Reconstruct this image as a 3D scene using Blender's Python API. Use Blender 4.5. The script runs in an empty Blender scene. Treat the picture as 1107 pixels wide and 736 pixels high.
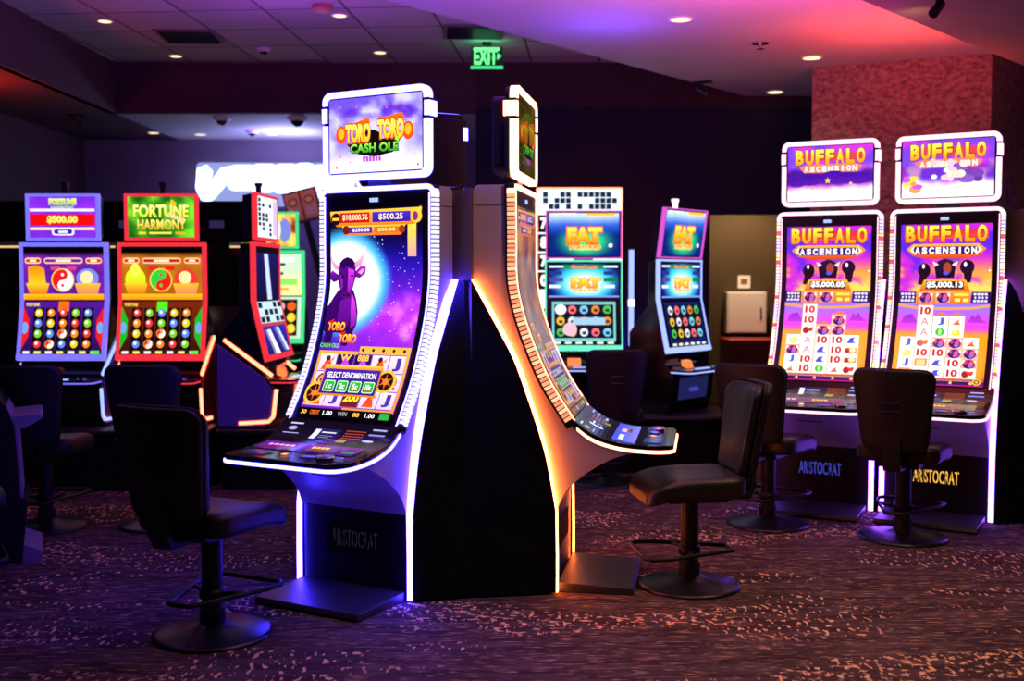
import bpy, bmesh, math, random
import numpy as np
from mathutils import Vector, Matrix
C = bpy.context.scene.collection
PI = math.pi
rnd = random.Random(7)

# ------------------------------------------------------------------ helpers
def s2l(c):
    return tuple((x/12.92 if x <= .04045 else ((x+.055)/1.055)**2.4) for x in c[:3])
def hx(h):
    return tuple(int(h[i:i+2], 16)/255 for i in (0, 2, 4))

def mat(name, col, rough=.5, metal=0, spec=.5, coat=0, bump=None):
    m = bpy.data.materials.new(name); m.use_nodes = True
    b = m.node_tree.nodes['Principled BSDF']
    b.inputs['Base Color'].default_value = (*col, 1)
    b.inputs['Roughness'].default_value = rough
    b.inputs['Metallic'].default_value = metal
    b.inputs['Specular IOR Level'].default_value = spec
    b.inputs['Coat Weight'].default_value = coat
    if bump:
        nt = m.node_tree
        n = nt.nodes.new('ShaderNodeTexNoise'); n.inputs['Scale'].default_value = bump[0]; n.inputs['Detail'].default_value = 5
        tc = nt.nodes.new('ShaderNodeTexCoord'); nt.links.new(tc.outputs['Object'], n.inputs['Vector'])
        bp = nt.nodes.new('ShaderNodeBump'); bp.inputs['Strength'].default_value = bump[1]; bp.inputs['Distance'].default_value = bump[2]
        nt.links.new(n.outputs['Fac'], bp.inputs['Height']); nt.links.new(bp.outputs['Normal'], b.inputs['Normal'])
    return m

def em(name, col, st):
    m = bpy.data.materials.new(name); m.use_nodes = True
    b = m.node_tree.nodes['Principled BSDF']
    b.inputs['Base Color'].default_value = (.02, .02, .02, 1)
    b.inputs['Roughness'].default_value = .35
    b.inputs['Emission Color'].default_value = (*col, 1)
    b.inputs['Emission Strength'].default_value = st
    return m

def art_mat(name, st, coat=.0):
    m = bpy.data.materials.new(name); m.use_nodes = True
    nt = m.node_tree; b = nt.nodes['Principled BSDF']
    b.inputs['Base Color'].default_value = (.01, .01, .01, 1)
    b.inputs['Roughness'].default_value = .12
    a = nt.nodes.new('ShaderNodeAttribute'); a.attribute_name = 'Col'
    nt.links.new(a.outputs['Color'], b.inputs['Emission Color'])
    b.inputs['Emission Strength'].default_value = st
    return m

def mk(name, verts, faces, mats, parent=None, smooth=False, fm=None, fc=None, loc=None):
    me = bpy.data.meshes.new(name)
    me.from_pydata([tuple(map(float, v)) for v in verts], [], faces)
    if not isinstance(mats, (list, tuple)): mats = [mats]
    for m in mats: me.materials.append(m)
    if fm: me.polygons.foreach_set('material_index', fm)
    if fc is not None:       # one colour per face (sRGB)
        at = me.color_attributes.new('Col', 'FLOAT_COLOR', 'CORNER')
        buf = []
        for p in me.polygons:
            c = (*s2l(fc[p.index]), 1)
            for _ in range(p.loop_total): buf.extend(c)
        at.data.foreach_set('color', buf)
    bm = bmesh.new(); bm.from_mesh(me); bmesh.ops.recalc_face_normals(bm, faces=bm.faces); bm.to_mesh(me); bm.free()
    if smooth:
        me.polygons.foreach_set('use_smooth', [True]*len(me.polygons))
    o = bpy.data.objects.new(name, me); C.objects.link(o)
    if parent: o.parent = parent
    if loc: o.location = loc
    return o

class MB:
    def __init__(s): s.v = []; s.f = []; s.m = []; s.c = []
    def add(s, v, f, m=0, c=(1, 1, 1)):
        n = len(s.v); s.v += [tuple(p) for p in v]; s.f += [tuple(i+n for i in q) for q in f]; s.m += [m]*len(f); s.c += [c]*len(f); return s
    def box(s, x0, x1, y0, y1, z0, z1, m=0, c=(1, 1, 1)):
        return s.add([(x, y, z) for x in (x0, x1) for y in (y0, y1) for z in (z0, z1)],
                     [(0, 1, 3, 2), (4, 6, 7, 5), (0, 4, 5, 1), (2, 3, 7, 6), (0, 2, 6, 4), (1, 5, 7, 3)], m, c)
    def prism(s, prof, y0, y1, m=0, axis='y', c=(1, 1, 1)):
        n = len(prof)
        if axis == 'y': v = [(a, y0, b) for a, b in prof]+[(a, y1, b) for a, b in prof]
        elif axis == 'x': v = [(y0, a, b) for a, b in prof]+[(y1, a, b) for a, b in prof]
        else: v = [(a, b, y0) for a, b in prof]+[(a, b, y1) for a, b in prof]
        return s.add(v, [tuple(range(n)), tuple(range(2*n-1, n-1, -1))]+[(i, (i+1) % n, n+(i+1) % n, n+i) for i in range(n)], m, c)
    def lathe(s, prof, n=24, cx=0, cy=0, m=0, c=(1, 1, 1)):
        v = []; f = []
        for r, z in prof:
            for k in range(n): a = 2*PI*k/n; v.append((cx+r*math.cos(a), cy+r*math.sin(a), z))
        for i in range(len(prof)-1):
            for k in range(n): k2 = (k+1) % n; f.append((i*n+k, i*n+k2, (i+1)*n+k2, (i+1)*n+k))
        f.append(tuple(range(n))); f.append(tuple(range(len(prof)*n-1, (len(prof)-1)*n-1, -1)))
        return s.add(v, f, m, c)
    def tube(s, pts, r, n=8, closed=False, m=0, c=(1, 1, 1)):
        P = [Vector(p) for p in pts]; v = []; f = []; N = len(P)
        for i, p in enumerate(P):
            a = P[(i-1) % N] if (closed or i) else p; b = P[(i+1) % N] if (closed or i < N-1) else p
            t = (b-a).normalized(); u = t.cross(Vector((0, 0, 1)))
            if u.length < .05: u = t.cross(Vector((0, 1, 0)))
            u.normalize(); w = t.cross(u)
            for k in range(n): g = 2*PI*k/n; v.append(p+(u*math.cos(g)+w*math.sin(g))*r)
        for i in range(N if closed else N-1):
            j = (i+1) % N
            for k in range(n): k2 = (k+1) % n; f.append((i*n+k, i*n+k2, j*n+k2, j*n+k))
        if not closed: f.append(tuple(range(n))); f.append(tuple(range(N*n-1, (N-1)*n-1, -1)))
        return s.add(v, f, m, c)
    def sweep(s, path, d0, d1, y0, y1, m=0, c=(1, 1, 1)):
        """box section following an (x, z) path that runs downwards; d along the outward normal"""
        v = []; f = []; N = len(path)
        for i, (x, z) in enumerate(path):
            a = path[max(i-1, 0)]; b = path[min(i+1, N-1)]
            tx, tz = b[0]-a[0], b[1]-a[1]; L = math.hypot(tx, tz); nx, nz = -tz/L, tx/L
            for d, y in ((d0, y0), (d1, y0), (d1, y1), (d0, y1)): v.append((x+nx*d, y, z+nz*d))
        for i in range(N-1):
            for k in range(4): k2 = (k+1) % 4; f.append((i*4+k, i*4+k2, i*4+4+k2, i*4+4+k))
        f.append((0, 1, 2, 3)); f.append(tuple(4*(N-1)+k for k in (3, 2, 1, 0)))
        return s.add(v, f, m, c)
    def build(s, name, mats, parent=None, smooth=False, bevel=0, seg=2, colored=False, loc=None):
        o = mk(name, s.v, s.f, mats, parent, smooth, s.m, s.c if colored else None, loc)
        if bevel:
            md = o.modifiers.new('b', 'BEVEL'); md.width = bevel; md.segments = seg; md.limit_method = 'ANGLE'; md.angle_limit = .6
            md.harden_normals = False
            o.data.polygons.foreach_set('use_smooth', [True]*len(o.data.polygons))
            try:
                w = o.modifiers.new('w', 'WEIGHTED_NORMAL'); w.keep_sharp = True
            except Exception: pass
        return o

def empty(name, loc, rz=0, label=None, cat=None, group=None):
    o = bpy.data.objects.new(name, None); C.objects.link(o)
    o.location = loc; o.rotation_euler = (0, 0, rz); o.empty_display_size = .1
    if label: o['label'] = label
    if cat: o['category'] = cat
    if group: o['group'] = group
    return o
def tag(o, label, cat, group=None):
    o['label'] = label; o['category'] = cat
    if group: o['group'] = group
    return o
def struct(o): o['kind'] = 'structure'; return o
def copy_tree(o, parent=None):
    c = o.copy(); C.objects.link(c)
    if parent: c.parent = parent
    for ch in list(o.children): copy_tree(ch, c)
    return c
def place(o, x, y, rz, label, z=0):
    o.location = (x, y, z); o.rotation_euler = (0, 0, rz); o['label'] = label; return o

def smooth_curve(P, n=7):
    P = [tuple(2*np.array(P[0])-P[1])]+list(P)+[tuple(2*np.array(P[-1])-P[-2])]; P = np.array(P, float); o = []
    for i in range(1, len(P)-2):
        for k in range(n):
            t = k/n; a, b, c, d = P[i-1], P[i], P[i+1], P[i+2]
            o.append(tuple(.5*((2*b)+(-a+c)*t+(2*a-5*b+4*c-d)*t*t+(-a+3*b-3*c+d)*t**3)))
    o.append(tuple(P[-2])); return o
def resample(Q, n, s0=0, s1=None):
    Q = np.array(Q); s = np.r_[0, np.cumsum(np.hypot(*np.diff(Q, axis=0).T))]
    if s1 is None: s1 = s[-1]
    t = np.linspace(s0, s1, n+1)
    return list(zip(np.interp(t, s, Q[:, 0]), np.interp(t, s, Q[:, 1])))
def rrect(x0, x1, y0, y1, r, n=5):
    o = []
    for cx, cy, a0 in ((x1-r, y1-r, 0), (x0+r, y1-r, 90), (x0+r, y0+r, 180), (x1-r, y0+r, 270)):
        for k in range(n+1):
            a = math.radians(a0+90*k/n); o.append((cx+r*math.cos(a), cy+r*math.sin(a)))
    return o

# ------------------------------------------------------------------ lettering
_tc = {}
def text_geo(t, off=0.0):
    k = (t, off)
    if k not in _tc:
        cu = bpy.data.curves.new('lettering', 'FONT'); cu.body = t; cu.offset = off; cu.resolution_u = 3; cu.fill_mode = 'BOTH'
        ob = bpy.data.objects.new('lettering', cu); C.objects.link(ob)
        dg = bpy.context.evaluated_depsgraph_get(); dg.update()
        me = bpy.data.meshes.new_from_object(ob.evaluated_get(dg))
        _tc[k] = ([(v.co.x, v.co.y) for v in me.vertices], [tuple(p.vertices) for p in me.polygons])
        bpy.data.objects.remove(ob); bpy.data.curves.remove(cu); bpy.data.meshes.remove(me)
    return _tc[k]

# ------------------------------------------------------------------ screen artwork: flat shapes laid on a display surface
class Art:
    """x 0..100 left to right as seen, y 0..H downwards; colours are what the pixels of the display give off"""
    def __init__(s, H, bg, nu=24, nv=48):
        s.H = H; s.bg = bg; s.nu = nu; s.nv = nv; s.items = []; s.L = 0
    def poly(s, pts, col, col2=None):
        s.L += 1; s.items.append((list(pts), [tuple(range(len(pts)))], col, col2 or col, s.L))
    def rect(s, x0, y0, x1, y1, col, col2=None, r=0):
        s.poly(rrect(x0, x1, y0, y1, r, 3) if r else [(x0, y0), (x1, y0), (x1, y1), (x0, y1)], col, col2)
    def ell(s, cx, cy, rx, ry, col, col2=None, n=18, a0=0):
        s.poly([(cx+rx*math.cos(a0+2*PI*k/n), cy+ry*math.sin(a0+2*PI*k/n)) for k in range(n)], col, col2)
    def star(s, cx, cy, r, col, n=5, q=.45):
        s.poly([(cx+(r if k % 2 == 0 else r*q)*math.sin(PI*k/n), cy-(r if k % 2 == 0 else r*q)*math.cos(PI*k/n)) for k in range(2*n)], col)
    def text(s, t, x0, y0, x1, y1, col, col2=None, bold=.02, outline=None, ow=.05, skew=0):
        v, f = text_geo(t, bold)
        if not v: return
        a = np.array(v); mn = a.min(0); mx = a.max(0); sc = (x1-x0)/(mx[0]-mn[0]), (y1-y0)/(mx[1]-mn[1])
        def mp(vv):
            return [(x0+(p[0]-mn[0])*sc[0]+skew*((p[1]-mn[1])*sc[1]), y1-(p[1]-mn[1])*sc[1]) for p in vv]
        if outline:
            v2, f2 = text_geo(t, bold+ow); s.L += 1; s.items.append((mp(v2), f2, outline, outline, s.L))
        s.L += 1; s.items.append((mp(v), f, col, col2 or col, s.L))
    def letters(s, t, x0, y0, x1, y1, col, col2=None, gap=.18, **k):
        c = (x1-x0)/len(t)
        for i, ch in enumerate(t):
            g = c*gap/2; n = c*.24 if ch == 'I' else 0
            s.text(ch, x0+i*c+g+n, y0, x0+(i+1)*c-g-n, y1, col, col2, **k)
    def build(s, name, fn, mt, parent, lift=.0007):
        nu, nv, H = s.nu, s.nv, s.H
        V = []; F = []; COL = []
        us = np.linspace(0, 1, nu+1); vs = np.linspace(0, 1, nv+1)
        for b in vs:
            for a in us: V.append(fn(a, b, 0)); COL.append(s2l(np.clip(s.bg(a*100, b*H), 0, 1)))
        corner = []
        for j in range(nv):
            for i in range(nu):
                q = (j*(nu+1)+i, j*(nu+1)+i+1, (j+1)*(nu+1)+i+1, (j+1)*(nu+1)+i); F.append(q); corner += [COL[k] for k in q]
        # overlay, cut on the rows of the grid so it follows the curved glass
        bm = bmesh.new(); lay = []
        for pts, fs, c1, c2, L in s.items:
            ys = [p[1] for p in pts]; lay.append((c1, c2, min(ys), max(ys)))
            bv = [bm.verts.new((p[0], p[1], L)) for p in pts]
            for q in fs:
                try:
                    fc = bm.faces.new([bv[i] for i in q]); fc.material_index = len(lay)-1
                except ValueError: pass
        if s.items:
            for b in vs[1:-1]:
                bmesh.ops.bisect_plane(bm, geom=bm.verts[:]+bm.edges[:]+bm.faces[:], plane_co=(0, b*H, 0), plane_no=(0, 1, 0), dist=1e-6)
            bmesh.ops.triangulate(bm, faces=bm.faces[:])
            bm.verts.index_update(); n0 = len(V)
            for v in bm.verts:
                V.append(fn(min(max(v.co.x/100, 0), 1), min(max(v.co.y/H, 0), 1), v.co.z*lift*(12/max(12, s.L)) + .0006))
            for f in bm.faces:
                c1, c2, ya, yb = lay[f.material_index]; F.append(tuple(v.index+n0 for v in f.verts))
                for v in f.verts:
                    t = 0 if yb <= ya else min(max((v.co.y-ya)/(yb-ya), 0), 1)
                    corner.append(s2l([c1[k]*(1-t)+c2[k]*t for k in range(3)]))
        bm.free()
        me = bpy.data.meshes.new(name); me.from_pydata([tuple(map(float, v)) for v in V], [], F); me.materials.append(mt)
        at = me.color_attributes.new('Col', 'FLOAT_COLOR', 'CORNER')
        buf = np.ones((len(corner), 4), dtype=np.float32); buf[:, :3] = np.array(corner); at.data.foreach_set('color', buf.ravel())
        o = bpy.data.objects.new(name, me); C.objects.link(o); o.parent = parent
        return o

def mix(a, b, t):
    t = min(max(t, 0), 1); return np.array(a)*(1-t)+np.array(b)*t
def sm(a, b, x):
    t = min(max((x-a)/(b-a), 0), 1); return t*t*(3-2*t)
_ng = np.random.default_rng(5).random((64, 64))
def noise(x, y):
    v = 0; amp = .5
    for o in range(4):
        xi, yi = int(math.floor(x)), int(math.floor(y)); fx, fy = x-xi, y-yi; fx = fx*fx*(3-2*fx); fy = fy*fy*(3-2*fy)
        g = lambda i, j: _ng[(xi+i) % 64, (yi+j) % 64]
        v += amp*((g(0, 0)*(1-fx)+g(1, 0)*fx)*(1-fy)+(g(0, 1)*(1-fx)+g(1, 1)*fx)*fy); x, y, amp = x*2+3.1, y*2+1.7, amp/2
    return v/.94

# ------------------------------------------------------------------ materials
M = {}
M['shell'] = mat('warm_grey_shell', (.50, .44, .43), .42)
M['black'] = mat('black_plastic', (.006, .006, .008), .45, bump=(300, .1, .0005))
M['gloss'] = mat('gloss_black', (.006, .006, .008), .12)
M['matte'] = mat('matte_black_laminate', (.0045, .004, .006), .8, spec=.15)
M['metal'] = mat('chrome', (.6, .6, .65), .2, 1)
M['satin'] = mat('satin_dark_metal', (.05, .05, .06), .35, .8)
M['plate'] = mat('foot_plate_rubber', (.035, .033, .036), .42, bump=(90, .15, .001))
M['vinyl'] = mat('dark_vinyl', (.016, .012, .012), .45, bump=(160, .25, .0008))
M['vinyl2'] = mat('dark_vinyl_back', (.008, .006, .007), .55, bump=(160, .25, .0008))
M['brown'] = mat('brown_laminate', (.16, .085, .035), .5)
M['art'] = art_mat('display_pixels', 1.4)
M['artdim'] = art_mat('display_pixels_side', .7)
M['bead'] = art_mat('bead_lights', 1.6)
M['white'] = mat('white_paint', (.85, .82, .78), .5)
M['red'] = mat('red_laminate', (.16, .012, .008), .45)
VIO = (.20, .13, 1.0)
M['ledA'] = em('violet_led', (.040, .020, 1.0), 62)
M['ledAw'] = em('white_violet_led', (.075, .060, 1.0), 18)
M['ledB'] = em('orange_led', (1.0, .17, .034), 30)
M['ledBw'] = em('warm_white_led', (1.0, .34, .20), 5)
M['ledC'] = em('lilac_led', (.26, .07, 1.0), 19)
M['ledCw'] = em('white_pink_led', (1.0, .55, .75), 1.9)
M['ledP'] = em('dim_violet_led', (.35, .15, 1.0), 2.5)
M['ledBl'] = em('blue_led', (.20, .17, 1.0), 1.15)
M['ledRd'] = em('red_led', (1.0, .035, .055), .95)
M['ledOr'] = em('red_orange_led', (1.0, .16, .08), 5.5)
M['ledGr'] = em('green_led', (.06, .85, .28), 1.0)
M['ledMg'] = em('magenta_led', (.80, .10, .75), 1.0)
M['ledCy'] = em('cyan_green_led', (.16, .9, .60), 1.1)
M['ledSk'] = em('pale_blue_led', (.32, .42, 1.0), 1.6)
M['lamp'] = em('lamp_glow', (1.0, .90, .80), 1.6)
M['down'] = em('downlight_glow', (1.0, .70, .38), 2.0)
M['dimlogo'] = em('dim_logo', (.10, .07, .28), .25)
M['goldlogo'] = em('gold_logo', (1.0, .50, .08), 1.2)
M['bluelogo'] = em('blue_logo', (.10, .12, 1.0), .5)
M['greylogo'] = em('grey_logo', (.12, .10, .20), .12)
M['orange'] = em('orange_glow', (1.0, .22, .05), 1.3)
M['amber'] = em('painted_ledge_light', (1.0, .65, .25), 1.0)

def box_tex(name, c1, c2, scale, rough, stretch=(1, 1, 1), bump=.2):
    m = mat(name, c1, rough); nt = m.node_tree; b = nt.nodes['Principled BSDF']
    tc = nt.nodes.new('ShaderNodeTexCoord'); mp = nt.nodes.new('ShaderNodeMapping'); mp.inputs['Scale'].default_value = stretch
    n = nt.nodes.new('ShaderNodeTexNoise'); n.inputs['Scale'].default_value = scale; n.inputs['Detail'].default_value = 8; n.inputs['Roughness'].default_value = .65
    r = nt.nodes.new('ShaderNodeValToRGB'); r.color_ramp.elements[0].position = .35; r.color_ramp.elements[1].position = .65
    r.color_ramp.elements[0].color = (*c1, 1); r.color_ramp.elements[1].color = (*c2, 1)
    nt.links.new(tc.outputs['Object'], mp.inputs['Vector']); nt.links.new(mp.outputs['Vector'], n.inputs['Vector'])
    nt.links.new(n.outputs['Fac'], r.inputs['Fac']); nt.links.new(r.outputs['Color'], b.inputs['Base Color'])
    bp = nt.nodes.new('ShaderNodeBump'); bp.inputs['Strength'].default_value = bump; bp.inputs['Distance'].default_value = .01
    nt.links.new(n.outputs['Fac'], bp.inputs['Height']); nt.links.new(bp.outputs['Normal'], b.inputs['Normal'])
    return m
M['ceil'] = box_tex('ceiling_paint', (.50, .46, .45), (.54, .50, .49), 3, .75, bump=.03)
M['soffit'] = box_tex('brown_soffit_paint', (.10, .075, .06), (.12, .09, .07), 3, .8, bump=.03)
M['bulk'] = box_tex('maroon_bulkhead_paint', (.085, .032, .045), (.10, .038, .055), 3, .8, bump=.03)
M['wallp'] = box_tex('mauve_wall_paint', (.26, .20, .25), (.29, .22, .28), 2, .8, bump=.04)
M['walln'] = box_tex('navy_wall_paint', (.012, .012, .040), (.014, .013, .046), 2, .8, bump=.04)
M['wallb'] = box_tex('brown_wall_paint', (.055, .034, .010), (.065, .040, .013), 2, .75, bump=.05)
M['cork'] = box_tex('rose_cork_wallcovering', (.16, .065, .06), (.50, .30, .25), 22, .8, (1, 1, 1.5), .9)

def tile_mat():
    m = mat('ceiling_tiles', (.5, .45, .45), .8); nt = m.node_tree; b = nt.nodes['Principled BSDF']
    tc = nt.nodes.new('ShaderNodeTexCoord')
    br = nt.nodes.new('ShaderNodeTexBrick'); br.offset = 0; br.inputs['Scale'].default_value = 1
    br.inputs['Brick Width'].default_value = .61; br.inputs['Row Height'].default_value = .61
    br.inputs['Mortar Size'].default_value = .012; br.inputs['Mortar Smooth'].default_value = .2
    br.inputs['Color1'].default_value = (.50, .45, .46, 1); br.inputs['Color2'].default_value = (.34, .30, .32, 1); br.inputs['Mortar'].default_value = (.12, .10, .11, 1)
    mp = nt.nodes.new('ShaderNodeMapping'); mp.inputs['Rotation'].default_value = (0, 0, math.radians(4.5))
    nt.links.new(tc.outputs['Object'], mp.inputs['Vector']); nt.links.new(mp.outputs['Vector'], br.inputs['Vector']); nt.links.new(br.outputs['Color'], b.inputs['Base Color'])
    return m
M['tile'] = tile_mat()

def carpet_mat():
    m = mat('patterned_carpet', (.03, .02, .03), .95, spec=.1); nt = m.node_tree; b = nt.nodes['Principled BSDF']; N = nt.nodes.new; lk = nt.links.new
    tc = N('ShaderNodeTexCoord')
    def mapn(sc, rot=0):
        mp = N('ShaderNodeMapping'); mp.inputs['Scale'].default_value = sc; mp.inputs['Rotation'].default_value = (0, 0, rot); lk(tc.outputs['Object'], mp.inputs['Vector']); return mp
    def noise_n(mp, s, d=3, r=.5):
        n = N('ShaderNodeTexNoise'); n.inputs['Scale'].default_value = s; n.inputs['Detail'].default_value = d; n.inputs['Roughness'].default_value = r; lk(mp.outputs[0], n.inputs['Vector']); return n
    def ramp(src, a, bb):
        r = N('ShaderNodeMapRange'); r.interpolation_type = 'SMOOTHSTEP'; r.inputs['From Min'].default_value = a; r.inputs['From Max'].default_value = bb; lk(src, r.inputs['Value']); return r.outputs[0]
    def math_n(op, a, bb):
        q = N('ShaderNodeMath'); q.operation = op
        for i, v in enumerate((a, bb)):
            if isinstance(v, (int, float)): q.inputs[i].default_value = v
            else: lk(v, q.inputs[i])
        return q.outputs[0]
    # short leaf-like flecks in patches, fine cross-wise threads between them
    fleckA = ramp(noise_n(mapn((1, .42, 1), .5), 44, 1.8, .45).outputs['Fac'], .60, .63)
    fleckB = ramp(noise_n(mapn((.5, 1, 1), .6), 40, 1.8, .45).outputs['Fac'], .60, .63)
    thread = ramp(noise_n(mapn((.16, 1.6, 1), .03), 62, 2, .5).outputs['Fac'], .60, .65)
    pa = noise_n(mapn((.5, 1.2, 1), .08), 1.6, 3)
    patch = ramp(pa.outputs['Fac'], .49, .54)
    patch2 = ramp(noise_n(mapn((.4, 1, 1)), 1.3, 2).outputs['Fac'], .50, .56)
    fl = math_n('MULTIPLY', math_n('MAXIMUM', fleckA, math_n('MULTIPLY', fleckB, patch2)), patch)
    th = math_n('MULTIPLY', thread, math_n('SUBTRACT', 1.0, patch))
    tot = math_n('MAXIMUM', fl, math_n('MULTIPLY', th, .55))
    ground = N('ShaderNodeMixRGB'); ground.inputs[1].default_value = (.05, .028, .028, 1); ground.inputs[2].default_value = (.15, .095, .095, 1)
    lk(ramp(noise_n(mapn((.25, 1.6, 1), .03), 9, 6, .7).outputs['Fac'], .35, .7), ground.inputs[0])
    mx = N('ShaderNodeMixRGB'); mx.inputs[2].default_value = (1.0, .64, .32, 1); lk(tot, mx.inputs[0]); lk(ground.outputs[0], mx.inputs[1]); lk(mx.outputs[0], b.inputs['Base Color'])
    bp = N('ShaderNodeBump'); bp.inputs['Strength'].default_value = .35; bp.inputs['Distance'].default_value = .004
    lk(noise_n(mapn((1, 1, 1)), 220, 2).outputs['Fac'], bp.inputs['Height']); lk(bp.outputs[0], b.inputs['Normal'])
    return m
M['carpet'] = carpet_mat()

# ------------------------------------------------------------------ the room
def slab(name, poly, z0, z1, m):
    mb = MB(); mb.prism(poly, z0, z1, axis='z'); return struct(mb.build(name, m))
def wallbox(name, x0, x1, y0, y1, z0, z1, m): return struct(MB().box(x0, x1, y0, y1, z0, z1).build(name, m))
slab('floor', [(-6, -3), (8, -3), (8, 13), (-6, 13)], -.1, 0, M['carpet'])
slab('ceiling', [(-3.6, -3), (5, -3), (5, 10.05), (-3.6, 10.05)], 3.5, 3.6, M['tile'])
e_dir = (2.055, 2.46)
e0 = (-.745-e_dir[0]*3.9, 6.62-e_dir[1]*3.9); e1 = (1.28, 9.06); e2 = (2.12, 10.05)
slab('ceiling', [e0, e1, e2, (8, 10.05), (8, -3)], 3.2, 3.49, M['ceil'])
s0 = (1.70-1.017*8, 5.42-1.073*8); s1 = (1.70+1.017*4.2, 5.42+1.073*4.2)
slab('ceiling', [s0, s1, (8, s1[1]), (8, s0[1])], 2.9, 3.19, M['soffit'])
slab('ceiling', [(-4.65, -3), (-3.62, -3), (-3.62, 10.07), (-3.62, 12), (-4.65, 12)], 3.05, 3.15, M['bulk'])
slab('ceiling', [(-3.62, 10.07), (-.33, 10.07), (-.33, 12), (-3.62, 12)], 3.05, 3.15, M['ceil'])
wallbox('trim_1', -3.68, -3.6, -3, 10.07, 3.05, 3.6, M['bulk'])
wallbox('trim_2', -3.68, -.33, 10.05, 10.13, 3.05, 3.6, M['bulk'])
wallbox('wall_left', -4.8, -4.65, -3, 12.1, 0, 3.2, M['bulk'])
wallbox('wall_back', -4.65, -.33, 12, 12.15, 0, 3.2, M['wallp'])
wallbox('wall_recess', -.33, -.2, 10.13, 12.1, 0, 3.2, M['wallp'])
mb = MB(); mb.box(-.33, 1.81, 10.05, 10.12, 0, 3.1); mb.box(1.81, 3.1, 10.05, 10.12, 2.13, 3.1); mb.box(3.1, 8, 10.05, 10.12, 0, 3.1)
struct(mb.build('wall_navy', M['walln']))
wallbox('trim_3', -.33, 8, 10.04, 10.14, 3.1, 3.6, box_tex('dark_bulkhead_paint', (.05, .02, .03), (.06, .025, .035), 3, .8, bump=.03))
wallbox('wall_passage', 1.5, 3.3, 11.5, 11.6, 0, 2.6, M['wallb'])
wallbox('wall_passage_left', 1.66, 1.76, 10.13, 11.49, 0, 2.6, M['wallb'])
wallbox('wall_passage_right', 3.15, 3.25, 10.13, 11.49, 0, 2.6, M['wallb'])
slab('ceiling', [(1.5, 10.13), (3.3, 10.13), (3.3, 11.6), (1.5, 11.6)], 2.6, 2.7, M['ceil'])
slab('wall_pillar', [(2.36, 8.70), (3.54, 8.17), (4.05, 8.70), (2.9, 9.35)], 0, 3.2, M['cork'])
wallbox('wall_right', 7.9, 8, -3, 10.05, 0, 3.5, M['walln'])

# ------------------------------------------------------------------ tall curved cabinets
FRONT = smooth_curve([(-.21, 2.0), (-.207, 1.75), (-.205, 1.55), (-.178, 1.40), (-.123, 1.233), (-.037, 1.04), (.09, .84)])
LEDC = smooth_curve([(-.42, 1.536), (-.283, 1.288), (-.209, 1.144), (-.145, .97), (-.084, .79), (-.045, .645), (-.004, .42)])+[(0, .2), (0, .012)]
UNDER = smooth_curve([(.0, .42), (.03, .485), (.078, .545), (.19, .63), (.32, .69), (.46, .712)])
DECKC = smooth_curve([(.075, .865), (.15, .808), (.225, .775), (.33, .752), (.45, .744), (.56, .742)])
W = .345
NPT = 56
SCRP = resample(FRONT, NPT, .10, 1.195)
def curved(path, half, base=.004):
    P = np.array(path); n = len(P)
    T = np.gradient(P, axis=0); T /= np.hypot(T[:, 0], T[:, 1])[:, None]; Nn = np.stack([-T[:, 1], T[:, 0]], 1)
    def fn(u, v, d):
        t = v*(n-1); x = np.interp(t, range(n), P[:, 0]); z = np.interp(t, range(n), P[:, 1])
        nx = np.interp(t, range(n), Nn[:, 0]); nz = np.interp(t, range(n), Nn[:, 1]); d += base
        return (x+nx*d, (u-.5)*2*half, z+nz*d)
    return fn
def flat(p_tl, p_bl, half):
    """flat panel from top (x,z) to bottom (x,z), width 2*half along y"""
    a = Vector((p_tl[0], p_tl[1])); b = Vector((p_bl[0], p_bl[1])); t = (b-a).normalized(); n = (-t.y, t.x)
    def fn(u, v, d):
        p = a+(b-a)*v; return (p.x+n[0]*d, (u-.5)*2*half, p.y+n[1]*d)
    return fn

def ring_piece(y0, y1, z0, z1, r, th, keep, x0, x1, name, m, parent):
    """part of a rounded rectangular band (the light frame); keep(y,z) picks the stretch"""
    def outline(y0, y1, z0, z1, r):
        o = []
        cs = [((y1-r, z1-r), 0), ((y0+r, z1-r), 90), ((y0+r, z0+r), 180), ((y1-r, z0+r), 270)]
        for i, ((cy, cz), a0) in enumerate(cs):
            for k in range(7): a = math.radians(a0+15*k); o.append((cy+r*math.cos(a), cz+r*math.sin(a)))
            (ny, nz), na = cs[(i+1) % 4]; a = math.radians(a0+90)
            p = o[-1]; q = (ny+r*math.cos(a), nz+r*math.sin(a))
            for k in range(1, 24): t = k/24; o.append((p[0]+(q[0]-p[0])*t, p[1]+(q[1]-p[1])*t))
        return o
    A = outline(y0, y1, z0, z1, r); B = outline(y0+th, y1-th, z0+th, z1-th, max(r-th, .004)); n = len(A); mb = MB()
    for i in range(n):
        j = (i+1) % n; my, mz = (A[i][0]+A[j][0])/2, (A[i][1]+A[j][1])/2
        if not keep(my, mz): continue
        q = [A[i], A[j], B[j], B[i]]
        v = [(x0, a, b) for a, b in q]+[(x1, a, b) for a, b in q]
        mb.add(v, [(4, 5, 6, 7), (3, 2, 1, 0), (0, 1, 5, 4), (2, 3, 7, 6)]+([(0, 4, 7, 3)] if not keep(*mid(A, i-1, n)) else [])+([(1, 2, 6, 5)] if not keep(*mid(A, j, n)) else []))
    return mb.build(name, m, parent)
def mid(A, i, n): i %= n; j = (i+1) % n; return ((A[i][0]+A[j][0])/2, (A[i][1]+A[j][1])/2)

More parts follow.
